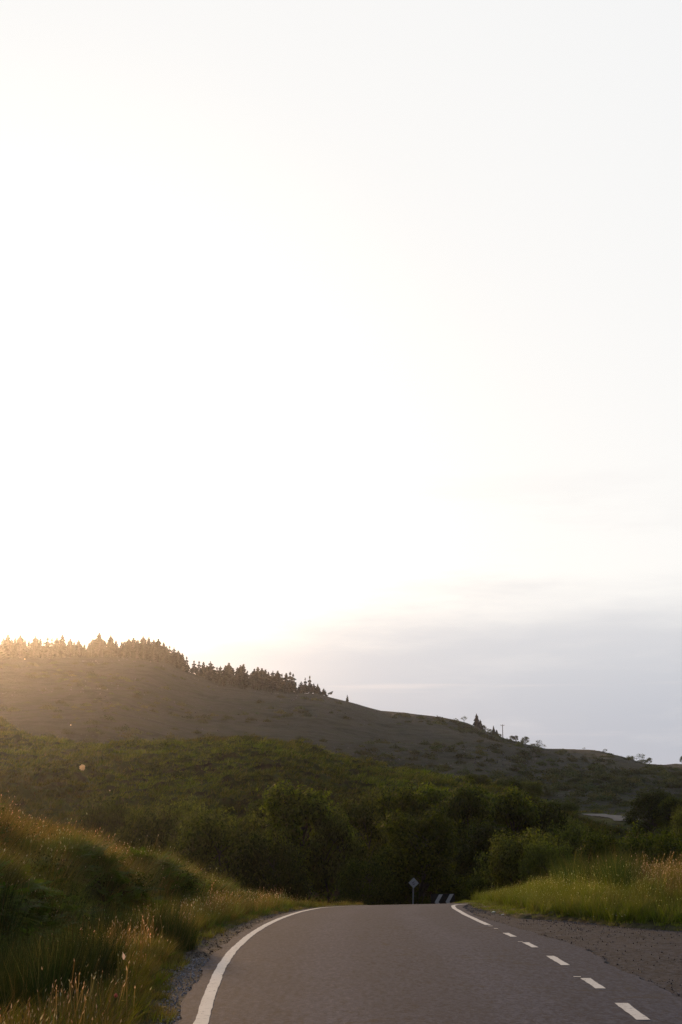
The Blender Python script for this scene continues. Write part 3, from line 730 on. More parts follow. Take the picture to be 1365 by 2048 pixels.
# loose stones
P_stone = [stone_mesh('gravel_stone', M['gravel'], k) for k in range(4)]
def dens_stone(X, Y):
    l = (left_depth(X, Y) < 0.25) & (X < tar_left(Y) + 0.02)
    r1 = (X > tar_right(Y) - 0.10) & (right_depth(X, Y) < 0.35)
    edge = sm(-2.6, -0.2, right_depth(X, Y)) * 0.9 + 0.10 + 0.5 * (np.abs(X - tar_right(Y) - 0.05) < 0.07)
    grey = np.where((Y < 21.6), 1.0, 0.30)
    return np.where(l, grey, np.where(r1, edge * (0.3 + 0.7 * sm(-0.2, 0.3, NZ.fbm(X, Y, 3))), 0)) * in_view(X, Y) * np.clip(22 / Y, 0.2, 1)
X, Y = sample_area(260000, (-3.0, 12), (11, 50), dens_stone); n = len(X)
tt = tints(n, 0.5, 1.1, 0.05) * np.where((X < 0)[:, None], np.where((Y < 21.6)[:, None], np.array([1.45, 1.5, 1.68]), np.array([0.42, 0.36, 0.33])), np.where((right_depth(X, Y) > -1.7)[:, None], np.array([0.62, 0.64, 0.74]), np.array([0.46, 0.43, 0.48])))
scatter('gravel', 'loose grey gravel along both edges of the tarmac', np.stack([X, Y, zr(X, Y) + 0.001], 1), rng.random((n, 3)) * 6.28, 0.004 + 0.012 * rng.random(n) ** 3.0, pick((0, 3), n), tt, P_stone)

# tussocks over the near hillside
P_tus = [tuft('tussock', [M['tussock'], M['straw']], (*blade_arrays(40, 0.30, 0.036, 0.36, 0.7, 0.9, seg=2, dirx=0.25), 0), (*blade_arrays(5, 0.38, 0.018, 0.36, 0.5, 0.6, seg=2, dirx=0.3), 1)) for k in range(3)]
P_tus += [mesh_np('moor_shrub', *leaf_ball(160, 0.6, 0.42, 0.07), [M['scrubleaf']]) for k in range(2)]
P_tus += [mesh_np('heather_clump', *leaf_ball(150, 0.5, 0.25, 0.055), [M['heather']]) for k in range(2)]
def dens_hill(X, Y):
    return np.where(np.abs(X) < Y * 0.27 + 3, 1, 0) * (road_bed(X, Y + 1.5)[1] > 3.6)
X, Y = sample_area(56000, (-84, 84), (HB, 280), dens_hill); n = len(X)
patch = NZ.fbm(X * 0.06, Y * 0.06, 4); patch2 = NZ2.fbm(X * 0.035 + 9, Y * 0.05, 4); u = rng.random(n)
idx = np.where(u < 0.992, pick((0, 2), n), pick((3, 4), n))
idx = np.where((patch2 > 0.18) & (u > 0.45) & (Y < 165), pick((5, 6), n), idx)
idx = np.where((patch > 0.34) & (u > 0.86), pick((3, 4), n), idx)
tt = tints(n, 0.75, 1.2, 0.08) * (1 + np.clip(1.6 * patch, -0.7, 0.7)[:, None] * np.array([0.45, 0.65, 0.3]))
rt = yaw(n, 0.15); rt[:, 2] = rng.normal(0, 0.8, n)
scatter('moor_grass', 'windswept tussock grass and heather covering the near hillside', np.stack([X, Y, hill_z(X, Y) - 0.05], 1), rt, 0.9 + 0.9 * rng.random(n), idx, tt, P_tus)

# far scrub: low bushes on the lower right of the far hill and below the ridge trees
P_scrub = [mesh_np('far_scrub', *leaf_ball(240, 2.0, 1.3, 0.26), [M['farscrub']]) for k in range(3)]
def dens_scrub(X, Y):
    a = NZ.fbm(X * 0.02 + 3, Y * 0.016, 3)
    low = sm(600, 400, Y) * sm(-20, 60, X) * (0.45 + 0.55 * sm(-0.25, 0.1, a))
    px = X / Y * FPX + CXP
    under = 0.8 * np.exp(-((px - 970) / 60) ** 2) * sm(560, 700, Y) * (Y < 735) * sm(-0.25, 0.1, a)
    under2 = 0.5 * np.exp(-((px - 1075) / 40) ** 2) * sm(480, 640, Y) * (Y < 730) * sm(-0.25, 0.1, a)
    gen = 0.30 * sm(-0.3, 0.4, a) * (Y < 725)
    return np.clip(low + under + under2 + gen, 0, 1) * (np.abs(X) < Y * 0.27)
X, Y = sample_area(26000, (-215, 215), (330, 796), dens_scrub); n = len(X)
scatter('hill_scrub', 'low dark scrub scattered over the slopes of the far hill', np.stack([X, Y, fell_z(X, Y) - 0.3], 1), yaw(n, 0.1), 0.22 + 1.0 * rng.random(n) ** 2.2, pick((0, 2), n), tints(n, 0.6, 1.5, 0.10), P_scrub)
P_rock = [stone_mesh('hill_stone', M['gravel'], 30 + k) for k in range(3)]
X, Y = sample_area(5000, (-200, 200), (380, 770), lambda x, y: (np.abs(x) < y * 0.27) * sm(-0.1, 0.35, NZ2.fbm(x * 0.018, y * 0.02 + 5, 4)) * 0.8); n = len(X)
scatter('hill_stones', 'pale stones and stumps strewn over the far hill', np.stack([X, Y, fell_z(X, Y) + 0.1], 1), rng.random((n, 3)) * 6, 0.15 + 0.40 * rng.random(n) ** 3, pick((0, 2), n), tints(n, 0.22, 0.55, 0.06), P_rock)

# ------------------------------------------------------------------ broadleaf trees
def tube_path(pts, radii, sides=7):
    V = []; F = []
    pts = [np.array(p, float) for p in pts]
    for i, p in enumerate(pts):
        d = pts[min(i + 1, len(pts) - 1)] - pts[max(i - 1, 0)]; d /= np.linalg.norm(d) + 1e-9
        a = np.cross(d, [0.3, 0.9, 0.2]); a /= np.linalg.norm(a) + 1e-9; b = np.cross(d, a)
        for k in range(sides):
            t = 6.2832 * k / sides; V.append(p + radii[i] * (math.cos(t) * a + math.sin(t) * b))
    for i in range(len(pts) - 1):
        for k in range(sides):
            F.append((i * sides + k, i * sides + (k + 1) % sides, (i + 1) * sides + (k + 1) % sides, (i + 1) * sides + k))
    return V, F
def tree_meshes(seed, H=1.0, spread=0.42, lobes=16, leaves=9000, low=0.18, leaf=0.021, stems=1, mat='leaf'):
    """unit-height tree: (wood mesh, crown mesh). Crown is a cloud of leaf faces on lobes at limb ends."""
    r = np.random.default_rng(seed)
    WV = []; WF = []
    def add(pts, rad):
        v, f = tube_path(pts, rad); o = len(WV)
        WV.extend(v); WF.extend([tuple(i + o for i in q) for q in f])
    cents = []
    for s in range(stems):
        a0 = 6.283 * s / stems + r.random(); k = 0.10 if stems > 1 else 0.0
        base = np.array([math.cos(a0) * 0.03 * (stems > 1), math.sin(a0) * 0.03 * (stems > 1), -0.04])
        mid = base + np.array([math.cos(a0) * k + r.normal(0, .02), math.sin(a0) * k + r.normal(0, .02), 0.34])
        top = mid + np.array([math.cos(a0) * k * 1.2 + r.normal(0, .05), math.sin(a0) * k * 1.2 + r.normal(0, .05), 0.42])
        w = 0.030 if stems == 1 else 0.018
        add([base, base * .4 + mid * .6, mid, mid * .5 + top * .5, top], [w, w * .8, w * .62, w * .4, w * .14])
        for j in range(max(5, lobes // stems)):
            t = 0.12 + 0.85 * (j + r.random()) / max(5, lobes // stems)
            st = (base + (mid - base) * (t / 0.45)) if t < 0.45 else (mid + (top - mid) * ((t - .45) / .55))
            az = a0 + 2.4 * j + r.normal(0, 0.5)
            zz = low + (0.93 - low) * t ** 0.9
            wid = spread * (0.45 + 0.75 * math.sin(math.pi * min(1, 0.18 + 0.80 * t))) * (0.75 + 0.4 * r.random())
            c = np.array([math.cos(az) * wid * 0.72, math.sin(az) * wid * 0.72, zz + r.normal(0, 0.02)]) + np.array([mid[0], mid[1], 0]) * 0.8
            mm = (st + c) / 2 + np.array([0, 0, 0.03])
            add([st, mm, c], [w * 0.36, w * 0.22, w * 0.07])
            cents.append((c, (0.085 + 0.080 * r.random()) * (spread / 0.42), r.random() * 9))
    cents.append((np.array([top[0], top[1], 0.86]), 0.13 * spread / .42, 1.0))
    wsum = np.array([c[1] ** 2 for c in cents]); wsum /= wsum.sum()
    P = []; Nn = []
    for (c, rad, ph), w in zip(cents, wsum):
        n = int(leaves * w)
        d = r.normal(0, 1, (n, 3)); d /= np.linalg.norm(d, axis=1)[:, None]
        q = 0.55 + 0.50 * r.random(n) ** 0.6
        lump = 1 + 0.28 * np.sin(d[:, 0] * 5 + ph) * np.sin(d[:, 1] * 5 + 2 * ph) + 0.18 * np.sin(d[:, 2] * 8 + ph)
        tw = r.random(n) < 0.10; q = np.where(tw, q * (1.1 + 0.35 * r.random(n)), q)
        p = c + d * (rad * q * lump)[:, None] * np.array([1.12, 1.12, 0.82])
        P.append(p); Nn.append(d * 1.6 + np.array([0, 0, 0.9]))
    P = np.concatenate(P); Nn = np.concatenate(Nn)
    k = P[:, 2] > 0.02; P, Nn = P[k], Nn[k]
    zmax = np.percentile(P[:, 2], 99.6)
    v, f = leaf_quads(P, Nn, leaf, r)
    v[:, 2] /= zmax
    crown = mesh_np('crown', v, f, [M[mat]])
    wood = mesh_np('trunk', np.array(WV), np.array(WF), [M['bark']], True)
    return wood, crown
KIND = {
    'broad': tree_meshes(1, spread=0.42, lobes=22, leaves=17000, low=0.20, leaf=0.017),
    'round': tree_meshes(2, spread=0.46, lobes=24, leaves=17000, low=0.14, leaf=0.017, mat='leaf'),
    'loose': tree_meshes(3, spread=0.36, lobes=20, leaves=10000, low=0.22, leaf=0.0165, stems=3, mat='leaf_dull'),
    'bush': tree_meshes(4, spread=0.62, lobes=24, leaves=15000, low=0.12, leaf=0.020, stems=4, mat='leaf_dull'),
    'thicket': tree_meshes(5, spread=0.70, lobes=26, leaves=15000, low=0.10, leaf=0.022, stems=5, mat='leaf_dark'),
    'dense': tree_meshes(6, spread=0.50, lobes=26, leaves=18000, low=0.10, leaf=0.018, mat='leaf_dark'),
}
WIDTH = {'broad': 0.86, 'round': 0.94, 'loose': 0.78, 'bush': 1.25, 'thicket': 1.4, 'dense': 1.02}
first = {}
def tree(kind, x, ytop, wpx, Y, label, name='broadleaf_tree', cat='tree', group='broadleaf trees in the roadside thicket', zf=None, sink=0.15):
    """a tree standing Y metres ahead on the bearing of photo column x, crown top at photo row ytop, about wpx photo pixels wide"""
    zf = zf or ground_z
    Xw = (x - CXP) / FPX * Y; gz = float(zf(Xw, Y)) - sink
    top = at(x, ytop, Y).z; H = max(top - gz, 0.8)
    sxy = (wpx / FPX * Y) / WIDTH[kind]
    scl = (sxy, sxy, H); rz = rnd.random() * 6.283
    if kind not in first:
        root = bpy.data.objects.new(name, None); C.objects.link(root)
        w = link('trunk', KIND[kind][0], root); c = link('crown', KIND[kind][1], root)
        root.location = (Xw, Y, gz); root.rotation_euler = (0, 0, rz); root.scale = scl
        first[kind] = root
    else:
        root = copy_tree(first[kind], (Xw, Y, gz), rz, scl); root.name = name
    for k in ('group', 'label', 'category', 'kind'):
        if k in root: del root[k]
    tag(root, label, cat, group)
    return root
SH, GB = 'shrub', 'bushes'
tree('broad', 605, 1573, 185, 100, 'tall broad tree with a forked trunk rising above the seeding verge grass')
tree('round', 835, 1622, 175, 93, 'rounded bushy tree directly behind the diamond sign')
tree('bush', 455, 1618, 190, 94, 'wide dull green willow bush at the end of the grassy bank', 'willow_bush', SH, 'bushes in the roadside thicket')
tree('loose', 708, 1590, 120, 106, 'thin loose crowned tree between the forked tree and the rounded one')
tree('loose', 665, 1622, 90, 97, 'slender dark tree close beside the forked tree, lower than it')
tree('round', 790, 1574, 130, 122, 'yellowish topped tree behind the diamond sign, just below the hillside')
tree('broad', 868, 1572, 130, 124, 'tall yellowish tree above the chevron board, tops touching the hillside')
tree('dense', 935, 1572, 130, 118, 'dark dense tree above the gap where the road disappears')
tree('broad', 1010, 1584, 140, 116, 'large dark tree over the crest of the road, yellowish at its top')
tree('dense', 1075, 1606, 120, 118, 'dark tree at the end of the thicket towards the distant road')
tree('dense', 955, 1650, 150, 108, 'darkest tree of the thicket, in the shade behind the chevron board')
tree('bush', 1032, 1662, 140, 88, 'mid green bush with two round tops beside the tall meadow grass', 'leafy_bush', SH, 'bushes in the roadside thicket')
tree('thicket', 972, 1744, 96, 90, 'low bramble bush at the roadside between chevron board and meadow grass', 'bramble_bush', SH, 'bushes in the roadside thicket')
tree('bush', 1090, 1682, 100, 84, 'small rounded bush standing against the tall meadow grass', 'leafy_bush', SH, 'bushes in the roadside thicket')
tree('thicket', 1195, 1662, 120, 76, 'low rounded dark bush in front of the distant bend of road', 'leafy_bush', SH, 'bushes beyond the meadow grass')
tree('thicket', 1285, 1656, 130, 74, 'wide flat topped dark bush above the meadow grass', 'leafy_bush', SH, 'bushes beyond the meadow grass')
tree('bush', 1140, 1648, 110, 104, 'green bush at the far end of the thicket below the distant road', 'leafy_bush', SH, 'bushes beyond the meadow grass')
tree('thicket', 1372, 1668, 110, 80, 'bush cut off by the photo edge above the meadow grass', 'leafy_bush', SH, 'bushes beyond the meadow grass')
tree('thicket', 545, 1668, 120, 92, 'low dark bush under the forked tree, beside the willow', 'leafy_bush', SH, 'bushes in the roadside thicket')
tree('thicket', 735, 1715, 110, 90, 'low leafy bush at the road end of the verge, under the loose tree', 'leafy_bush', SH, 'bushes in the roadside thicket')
tree('dense', 520, 1600, 120, 108, 'dark tree between the willow bush and the forked tree')
tree('bush', 385, 1600, 130, 108, 'dull bush behind the willow at the foot of the hillside', 'willow_bush', SH, 'bushes at the foot of the hillside')
tree('bush', 300, 1612, 130, 108, 'dim bush at the foot of the hillside above the bracken', 'willow_bush', SH, 'bushes at the foot of the hillside')
tree('thicket', 225, 1592, 110, 122, 'brownish bush low on the hillside beside the heather scree', 'willow_bush', SH, 'bushes at the foot of the hillside')
# around the distant road and on the shoulder of the near hill
HZ = hill_z
tree('dense', 1288, 1585, 100, 172, 'big dark round tree beside the distant bend of road', group='trees by the distant road', zf=HZ)
tree('round', 1335, 1594, 70, 168, 'dark tree overlapping the big round one by the distant road', group='trees by the distant road', zf=HZ)
tree('bush', 1372, 1614, 80, 150, 'greyish tree cut by the photo edge near the distant road', group='trees by the distant road', zf=HZ)
tree('bush', 1050, 1562, 52, 196, 'rounded gorse bush on the end of the near hill ridge', 'gorse_bush', SH, 'gorse bushes on the near hill', HZ)
tree('thicket', 1008, 1557, 60, 197, 'flat gorse bush on the near hill ridge above the thicket', 'gorse_bush', SH, 'gorse bushes on the near hill', HZ)
tree('bush', 950, 1548, 48, 198, 'dark gorse bush where the near hill ridge steps down', 'gorse_bush', SH, 'gorse bushes on the near hill', HZ)
tree('thicket', 1112, 1602, 60, 190, 'low gorse bush on the slope between thicket and distant road', 'gorse_bush', SH, 'gorse bushes on the near hill', HZ)

# dense undergrowth that closes the thicket below the crowns
P_under = [mesh_np('undergrowth_clump', *leaf_ball(260, 0.9, 0.8, 0.10), [M['scrubleaf']]) for k in range(3)]
X, Y = sample_area(1500, (-12, 34), (89, 120), lambda x, y: (x / y * FPX + CXP > 360) * 0.9); n = len(X)
scatter('undergrowth', 'dark bramble undergrowth filling the shade beneath the trees', np.stack([X, Y, ground_z(X, Y) - 0.1], 1), yaw(n, 0.1), 0.7 + 0.9 * rng.random(n), pick((0, 2), n), tints(n, 0.6, 1.1, 0.08), P_under)

# ------------------------------------------------------------------ distant road
q = smooth_line([(c[0], c[1]) for c in DR], 60); a_, b_ = offset(q, -1.7), offset(q, 1.7)
uu = np.linspace(0, 1, 7)[None, :, None]
Pq = a_[:, None, :] * (1 - uu) + b_[:, None, :] * uu
zq = road_bed(Pq[..., 0], Pq[..., 1])[0] + 0.05
v = np.concatenate([Pq, zq[..., None]], -1).reshape(-1, 3); i = np.arange(60 * 7).reshape(60, 7)
f = np.stack([i[:-1, :-1], i[:-1, 1:], i[1:, 1:], i[1:, :-1]], -1).reshape(-1, 4)
tag(link('distant_road', mesh_np('distant_road', v, f, [M['old_road']], True)), 'pale bend of the same road seen far off on the hillside', kind='structure')

# ------------------------------------------------------------------ conifers and other trees along the far ridge
def conifer_mesh(seed, dens=1.0, width=0.20, ragged=0.3, bare=0.06, lean=0.0, tip=1.0):
    r = np.random.default_rng(seed); V = []; F = []; I = []
    tv, tf = tube_path([(0, 0, -0.05), (lean * .2, 0, 0.4), (lean, 0, 1.0)], [0.018, 0.012, 0.002], 5)
    V += [tuple(p) for p in tv]
    for q in tf: F += [(q[0], q[1], q[2]), (q[0], q[2], q[3])]; I += [1, 1]
    nl = int(26 * dens)
    for j in range(nl):
        z = bare + (0.97 - bare) * (j + r.random()) / nl
        t = (z - bare) / (1 - bare)
        rad = width * (1 - t) ** 0.8 * (1 - ragged + 2 * ragged * r.random()) + 0.010
        nb = int(6 + 4 * r.random() * dens); cx = lean * z * z
        for k in range(nb):
            az = 6.283 * (k + r.random()) / nb; L_ = rad * (0.75 + 0.5 * r.random())
            d = np.array([math.cos(az), math.sin(az), 0]); s = np.array([-d[1], d[0], 0]); w = L_ * 0.34 + 0.010
            p = np.array([cx, 0, z]); e = p + d * L_ + np.array([0, 0, -0.30 * L_ + 0.05 * r.normal() * L_])
            m_ = p + d * L_ * 0.55 + np.array([0, 0, 0.02 * r.normal()])
            b = len(V)
            V += [tuple(p + (0, 0, 0.02)), tuple(m_ + s * w), tuple(e), tuple(m_ - s * w), tuple(m_ + np.array([0, 0, -w * 1.3]))]
            F += [(b, b + 1, b + 2), (b, b + 2, b + 3), (b, b + 4, b + 2)]; I += [0, 0, 0]
    return mesh_np('conifer', np.array(V), np.array(F), [M['needle'], M['bark']], False, I)
CON = [conifer_mesh(1, 1.0, 0.26), conifer_mesh(2, 0.9, 0.24, 0.45), conifer_mesh(3, 1.2, 0.34, 0.35), conifer_mesh(4, 0.6, 0.20, 0.6, 0.12), conifer_mesh(5, 0.75, 0.28, 0.65, 0.2), conifer_mesh(6, 1.1, 0.40, 0.45, 0.05)]
def ridge_tree(me, x, ytop, label, name='conifer', group=None, cat='conifer', Y=800, sx=1.0, wpx=None, sink=0.6):
    Xw = (x - CXP) / FPX * Y; gz = float(fell_z(Xw, Y)) - sink
    H = max(at(x, ytop, Y).z - gz, 2.5)
    w = H * sx if wpx is None else wpx / FPX * Y
    o = link(name, me, None, (Xw, Y, gz), rnd.random() * 6.28, (w, w, H))
    return tag(o, label, cat, group)
row = [(12, 1269, 5), (27, 1275, 1), (37, 1270, 2), (55, 1281, 1), (68, 1272, 2), (78, 1276, 1), (85, 1283, 3), (92, 1273, 3), (101, 1275, 3), (111, 1275, 2), (122, 1269, 0), (138, 1277, 2), (155, 1280, 5), (167, 1288, 1),
       (219, 1270, 2), (230, 1280, 0), (242, 1283, 1), (256, 1277, 2), (265, 1275, 5), (274, 1279, 0), (285, 1272, 2), (296, 1273, 0), (306, 1278, 1), (315, 1277, 2), (326, 1284, 0), (338, 1290, 3), (347, 1294, 4), (356, 1301, 2), (364, 1306, 0), (373, 1312, 3),
       (47, 1279, 0), (20, 1278, 0), (146, 1283, 0), (208, 1281, 0), (248, 1282, 0), (302, 1283, 2), (332, 1292, 2), (4, 1276, 2), (-12, 1272, 2), (-28, 1275, 1), (-45, 1270, 5), (183, 1278, 2)]
LOOK = ['slim pointed', 'narrow ragged', 'broad bushy', 'thin gappy', 'open straggly', 'very broad']
lab = '%s conifer on the skyline of the close row along the glowing hilltop'
labf = '%s conifer half hidden in front of the row along the glowing hilltop'
for x, yt, k in row:
    ridge_tree(CON[k], x, yt, lab % LOOK[k], group='conifers along the top of the far hill', Y=800 - rnd.random() * 14, sx=0.95 + 0.35 * rnd.random())
ridge_tree(CON[5], 196, 1265, 'broadest and tallest conifer in the row on the hilltop', group='conifers along the top of the far hill', wpx=34 / 0.62)
row2 = [(388, 1320, 3), (398, 1321, 3), (407, 1323, 0), (414, 1330, 1), (421, 1322, 4), (434, 1333, 3), (441, 1331, 4), (451, 1330, 0), (458, 1325, 2), (466, 1335, 1), (475, 1334, 0), (481, 1330, 2), (487, 1327, 1), (495, 1340, 3), (502, 1346, 1), (509, 1337, 2), (516, 1333, 0), (524, 1336, 2), (531, 1338, 1), (537, 1343, 0), (546, 1341, 4), (556, 1341, 2), (564, 1346, 3), (573, 1345, 1), (581, 1342, 3), (587, 1346, 3)]
lab2 = '%s conifer on the skyline of the dense plantation stepping down the far ridge'
lab2f = '%s conifer inside the dark front of the plantation stepping down the far ridge'
for x, yt, k in row2:
    ridge_tree(CON[k], x, yt, lab2 % LOOK[k], group='conifers stepping down the far ridge', Y=800 - rnd.random() * 10, sx=1.0 + 0.35 * rnd.random())
for k in range(44):      # rows in front, on the slope just below the ridge
    x = 425 + 185 * rnd.random(); yt = 1340 + (x - 430) * 0.145 + 8 + 14 * rnd.random()
    kk = rnd.choice((0, 1, 2, 5))
    ridge_tree(CON[kk], x, yt, lab2f % LOOK[kk], group='conifers stepping down the far ridge', Y=794 - 28 * rnd.random(), sx=0.7 + 0.3 * rnd.random())
for k in range(60):
    x = -30 + 390 * rnd.random(); yt = 1281 + max(0, x - 310) * 0.42 + 15 * rnd.random() ** 0.7
    kk = rnd.choice((0, 1, 2))
    ridge_tree(CON[kk], x, yt, labf % LOOK[kk], group='conifers along the top of the far hill', Y=796 - 18 * rnd.random(), sx=0.8 + 0.4 * rnd.random())
g3 = 'scattered trees along the far ridge'
ridge_tree(CON[4], 603, 1362, 'spreading pine just below the end of the ridge plantation', group=g3, sx=1.3, name='pine_tree', cat='pine')
ridge_tree(CON[3], 611, 1354, 'narrow spruce before the last tall one at the plantation end', group=g3, sx=0.8)
ridge_tree(CON[3], 620, 1350, 'last tall narrow spruce at the lower end of the plantation', group=g3, sx=0.8)
ridge_tree(CON[4], 628, 1366, 'low bushy pine below the last tall spruce', group=g3, sx=1.2, name='pine_tree', cat='pine')
ridge_tree(CON[5], 636, 1367, 'rounded pine on the slope end of the plantation', group=g3, sx=0.8, name='pine_tree', cat='pine')
ridge_tree(CON[4], 648, 1376, 'small ragged pine next to the wind-bent tree', group=g3, sx=1.3, name='pine_tree', cat='pine')
bent = conifer_mesh(9, 0.6, 0.30, 0.6, 0.55, 0.75)
o = ridge_tree(bent, 655, 1382, 'wind-bent tree leaning out sideways over the bare slope', group=g3, name='wind_bent_tree', cat='tree', wpx=16); o.rotation_euler.z = 0
ridge_tree(CON[3], 695, 1389, 'small lone spruce standing apart on the bare ridge', group=g3, sx=1.0)
# the eastern, lower part of the ridge
RT = {k: tree_meshes(20 + i, spread=s, lobes=l, leaves=n_, low=lo, leaf=lf, stems=st, mat='leaf_dark') for i, (k, s, l, n_, lo, lf, st) in enumerate([('far_round', 0.45, 14, 900, 0.3, 0.045, 1), ('far_sparse', 0.42, 10, 240, 0.35, 0.045, 2), ('far_bush', 0.75, 14, 800, 0.1, 0.06, 3)])}
def far_tree(kind, x, ytop, wpx, label, name='broadleaf_tree', cat='tree', Y=800, sink=0.4):
    Xw = (x - CXP) / FPX * Y; gz = float(fell_z(Xw, Y)) - sink
    H = max(at(x, ytop, Y).z - gz, 1.5); w = wpx / FPX * Y / {'far_round': 0.9, 'far_sparse': 0.85, 'far_bush': 1.4}[kind]
    root = bpy.data.objects.new(name, None); C.objects.link(root)
    root.location = (Xw, Y, gz); root.rotation_euler = (0, 0, rnd.random() * 6); root.scale = (w, w, H)
    link('trunk', RT[kind][0], root); link('crown', RT[kind][1], root)
    return tag(root, label, cat, g3)
far_tree('far_sparse', 927, 1432, 13, 'thin see-through tree on the brow uphill of the tall conifer')
ridge_tree(CON[2], 952, 1427, 'tallest conifer standing on the lower ridge above dark scrub', group=g3, sx=0.85)
ridge_tree(CON[2], 959, 1439, 'shorter conifer pressed against the tallest one on the lower ridge', group=g3, sx=0.9)
far_tree('far_bush', 966, 1450, 14, 'small bush just downhill of the paired conifers', 'hill_bush', SH)
ridge_tree(CON[0], 985, 1451, 'pointed conifer on the ridge closest to the utility pole', group=g3, sx=0.9)
ridge_tree(CON[2], 991, 1459, 'stubby conifer between the pointed conifer and the utility pole', group=g3, sx=1.1)
far_tree('far_bush', 978, 1458, 12, 'low bush at the foot of the pointed conifer on the ridge', 'hill_bush', SH)
far_tree('far_round', 1021, 1471, 11, 'first of two small flat topped trees downhill of the utility pole')
far_tree('far_round', 1029, 1471, 11, 'second of two small flat topped trees, farther from the utility pole')
far_tree('far_round', 1048, 1473, 17, 'round headed tree alone on the lower ridge')
far_tree('far_bush', 1066, 1487, 22, 'wide dark bush downhill of the round headed tree', 'hill_bush', SH)
far_tree('far_sparse', 1074, 1479, 11, 'scraggy tree rising out of the wide dark bush')
far_tree('far_sparse', 1084, 1488, 8, 'small bare sapling at the edge of the wide dark bush')
far_tree('far_sparse', 1163, 1495, 7, 'tiny bare sapling on the long level ridge')
far_tree('far_sparse', 1204, 1497, 9, 'small upright tree alone on the long level ridge')
far_tree('far_sparse', 1258, 1511, 7, 'small thin tree uphill of the scraggy clump on the low ridge')
far_tree('far_sparse', 1274, 1506, 16, 'scraggy wide tree in the middle of the clump on the low ridge')
far_tree('far_bush', 1277, 1519, 22, 'bush under the scraggy wide tree on the low ridge', 'hill_bush', SH)
far_tree('far_round', 1291, 1515, 12, 'small round tree at the downhill end of the clump')
far_tree('far_round', 1355, 1512, 8, 'small top-heavy tree on the ridge at the photo edge')
# utility pole
Yp = 800; Xp = (1003 - CXP) / FPX * Yp; gz = float(fell_z(Xp, Yp)) - 0.3; hp = at(1003, 1449, Yp).z - gz
pole = bpy.data.objects.new('utility_pole', None); C.objects.link(pole); pole.location = (Xp, Yp, gz)
pv, pf = tube_path([(0, 0, 0), (0, 0, hp)], [0.24, 0.17], 8); link('pole', mesh_np('pole', np.array(pv), np.array(pf), [M['wood']]), pole)
pv, pf = tube_path([(-1.1, 0, hp - 0.5), (1.1, 0, hp - 0.5)], [0.1, 0.1], 6); link('crossarm', mesh_np('crossarm', np.array(pv), np.array(pf), [M['wood']]), pole)
for xx in (-1.0, 0.95):
    pv, pf = tube_path([(xx, 0, hp - 0.42), (xx, 0, hp + 0.1)], [0.1, 0.06], 6); link('insulator', mesh_np('insulator', np.array(pv), np.array(pf), [M['grey_post']]), pole)
tag(pole, 'thin wooden utility pole on the far ridge past the conifers', 'utility pole')

# ------------------------------------------------------------------ signs
def bm_obj(name, bm, mat, parent=None, bevel=0):
    if bevel: bmesh.ops.bevel(bm, geom=bm.edges[:], offset=bevel, segments=2, affect='EDGES')
    me = bpy.data.meshes.new(name); bm.to_mesh(me); bm.free(); me.materials.append(mat)
    return link(name, me, parent)
def prism(bm, poly, y0, y1):
    """extrude an outline given in (x, z) from y0 to y1"""
    a = [bm.verts.new((x, y0, z)) for x, z in poly]; b = [bm.verts.new((x, y1, z)) for x, z in poly]
    n = len(poly); bm.faces.new(a); bm.faces.new(b[::-1])
    for k in range(n): bm.faces.new((a[k], b[k], b[(k + 1) % n], a[(k + 1) % n]))
    bmesh.ops.recalc_face_normals(bm, faces=bm.faces[:])
Ys = 84.0
Xs = (820.5 - CXP) / FPX * Ys; gz = float(ground_z(Xs, Ys)); zt = at(821, 1755, Ys).z - gz
sgn = bpy.data.objects.new('diamond_sign', None); C.objects.link(sgn); sgn.location = (Xs, Ys, gz); sgn.rotation_euler = (0, R(2.2), R(6))
hd = 0.30
bm = bmesh.new(); prism(bm, [(0, zt), (hd, zt - hd), (0, zt - 2 * hd), (-hd, zt - hd)], -0.018, 0.0)
bm_obj('sign_plate', bm, M['sign_white'], sgn, 0.004)
pv, pf = tube_path([(-0.0, 0.045, -0.3), (0, 0.045, zt - hd * 0.6)], [0.040, 0.040], 12); link('post', mesh_np('post', np.array(pv), np.array(pf), [M['grey_post']], True), sgn)
# the dark print on the plate: short strokes of worn, unreadable lettering
pr = bmesh.new()
for (cx, cz, w, h, ang) in [(0.00, 0.055, 0.11, 0.045, 0.7), (-0.055, 0.0, 0.07, 0.05, -0.6), (0.055, -0.015, 0.09, 0.035, 0.2), (0.0, -0.085, 0.12, 0.05, -0.2)]:
    c_, s_ = math.cos(ang), math.sin(ang)
    poly = [(cx + c_ * a * w / 2 - s_ * b * h / 2, zt - hd + cz + s_ * a * w / 2 + c_ * b * h / 2) for a, b in ((-1, -1), (1, -1), (1, 1), (-1, 1))]
    prism(pr, poly, -0.023, -0.0195)
bm_obj('sign_print', pr, M['sign_print'], sgn)
for zc_ in (zt - 0.16, zt - 0.42):
    bm = bmesh.new(); bmesh.ops.create_cube(bm, size=1.0, matrix=Matrix.Translation((0, 0.02, zc_)) @ Matrix.Diagonal((0.16, 0.035, 0.04, 1)))
    bm_obj('clamp', bm, M['grey_post'], sgn)
tag(sgn, 'grey diamond shaped road sign on a slim leaning post at the bend', 'road sign')
Yc = 86.0
Xc = (880.5 - CXP) / FPX * Yc; gz = float(ground_z(Xc, Yc)); zt = at(880, 1788.5, Yc).z - gz
chev = bpy.data.objects.new('chevron_board', None); C.objects.link(chev); chev.location = (Xc, Yc, gz); chev.rotation_euler = (0, R(-1.5), R(4))
bw, bh = 0.70, 0.86
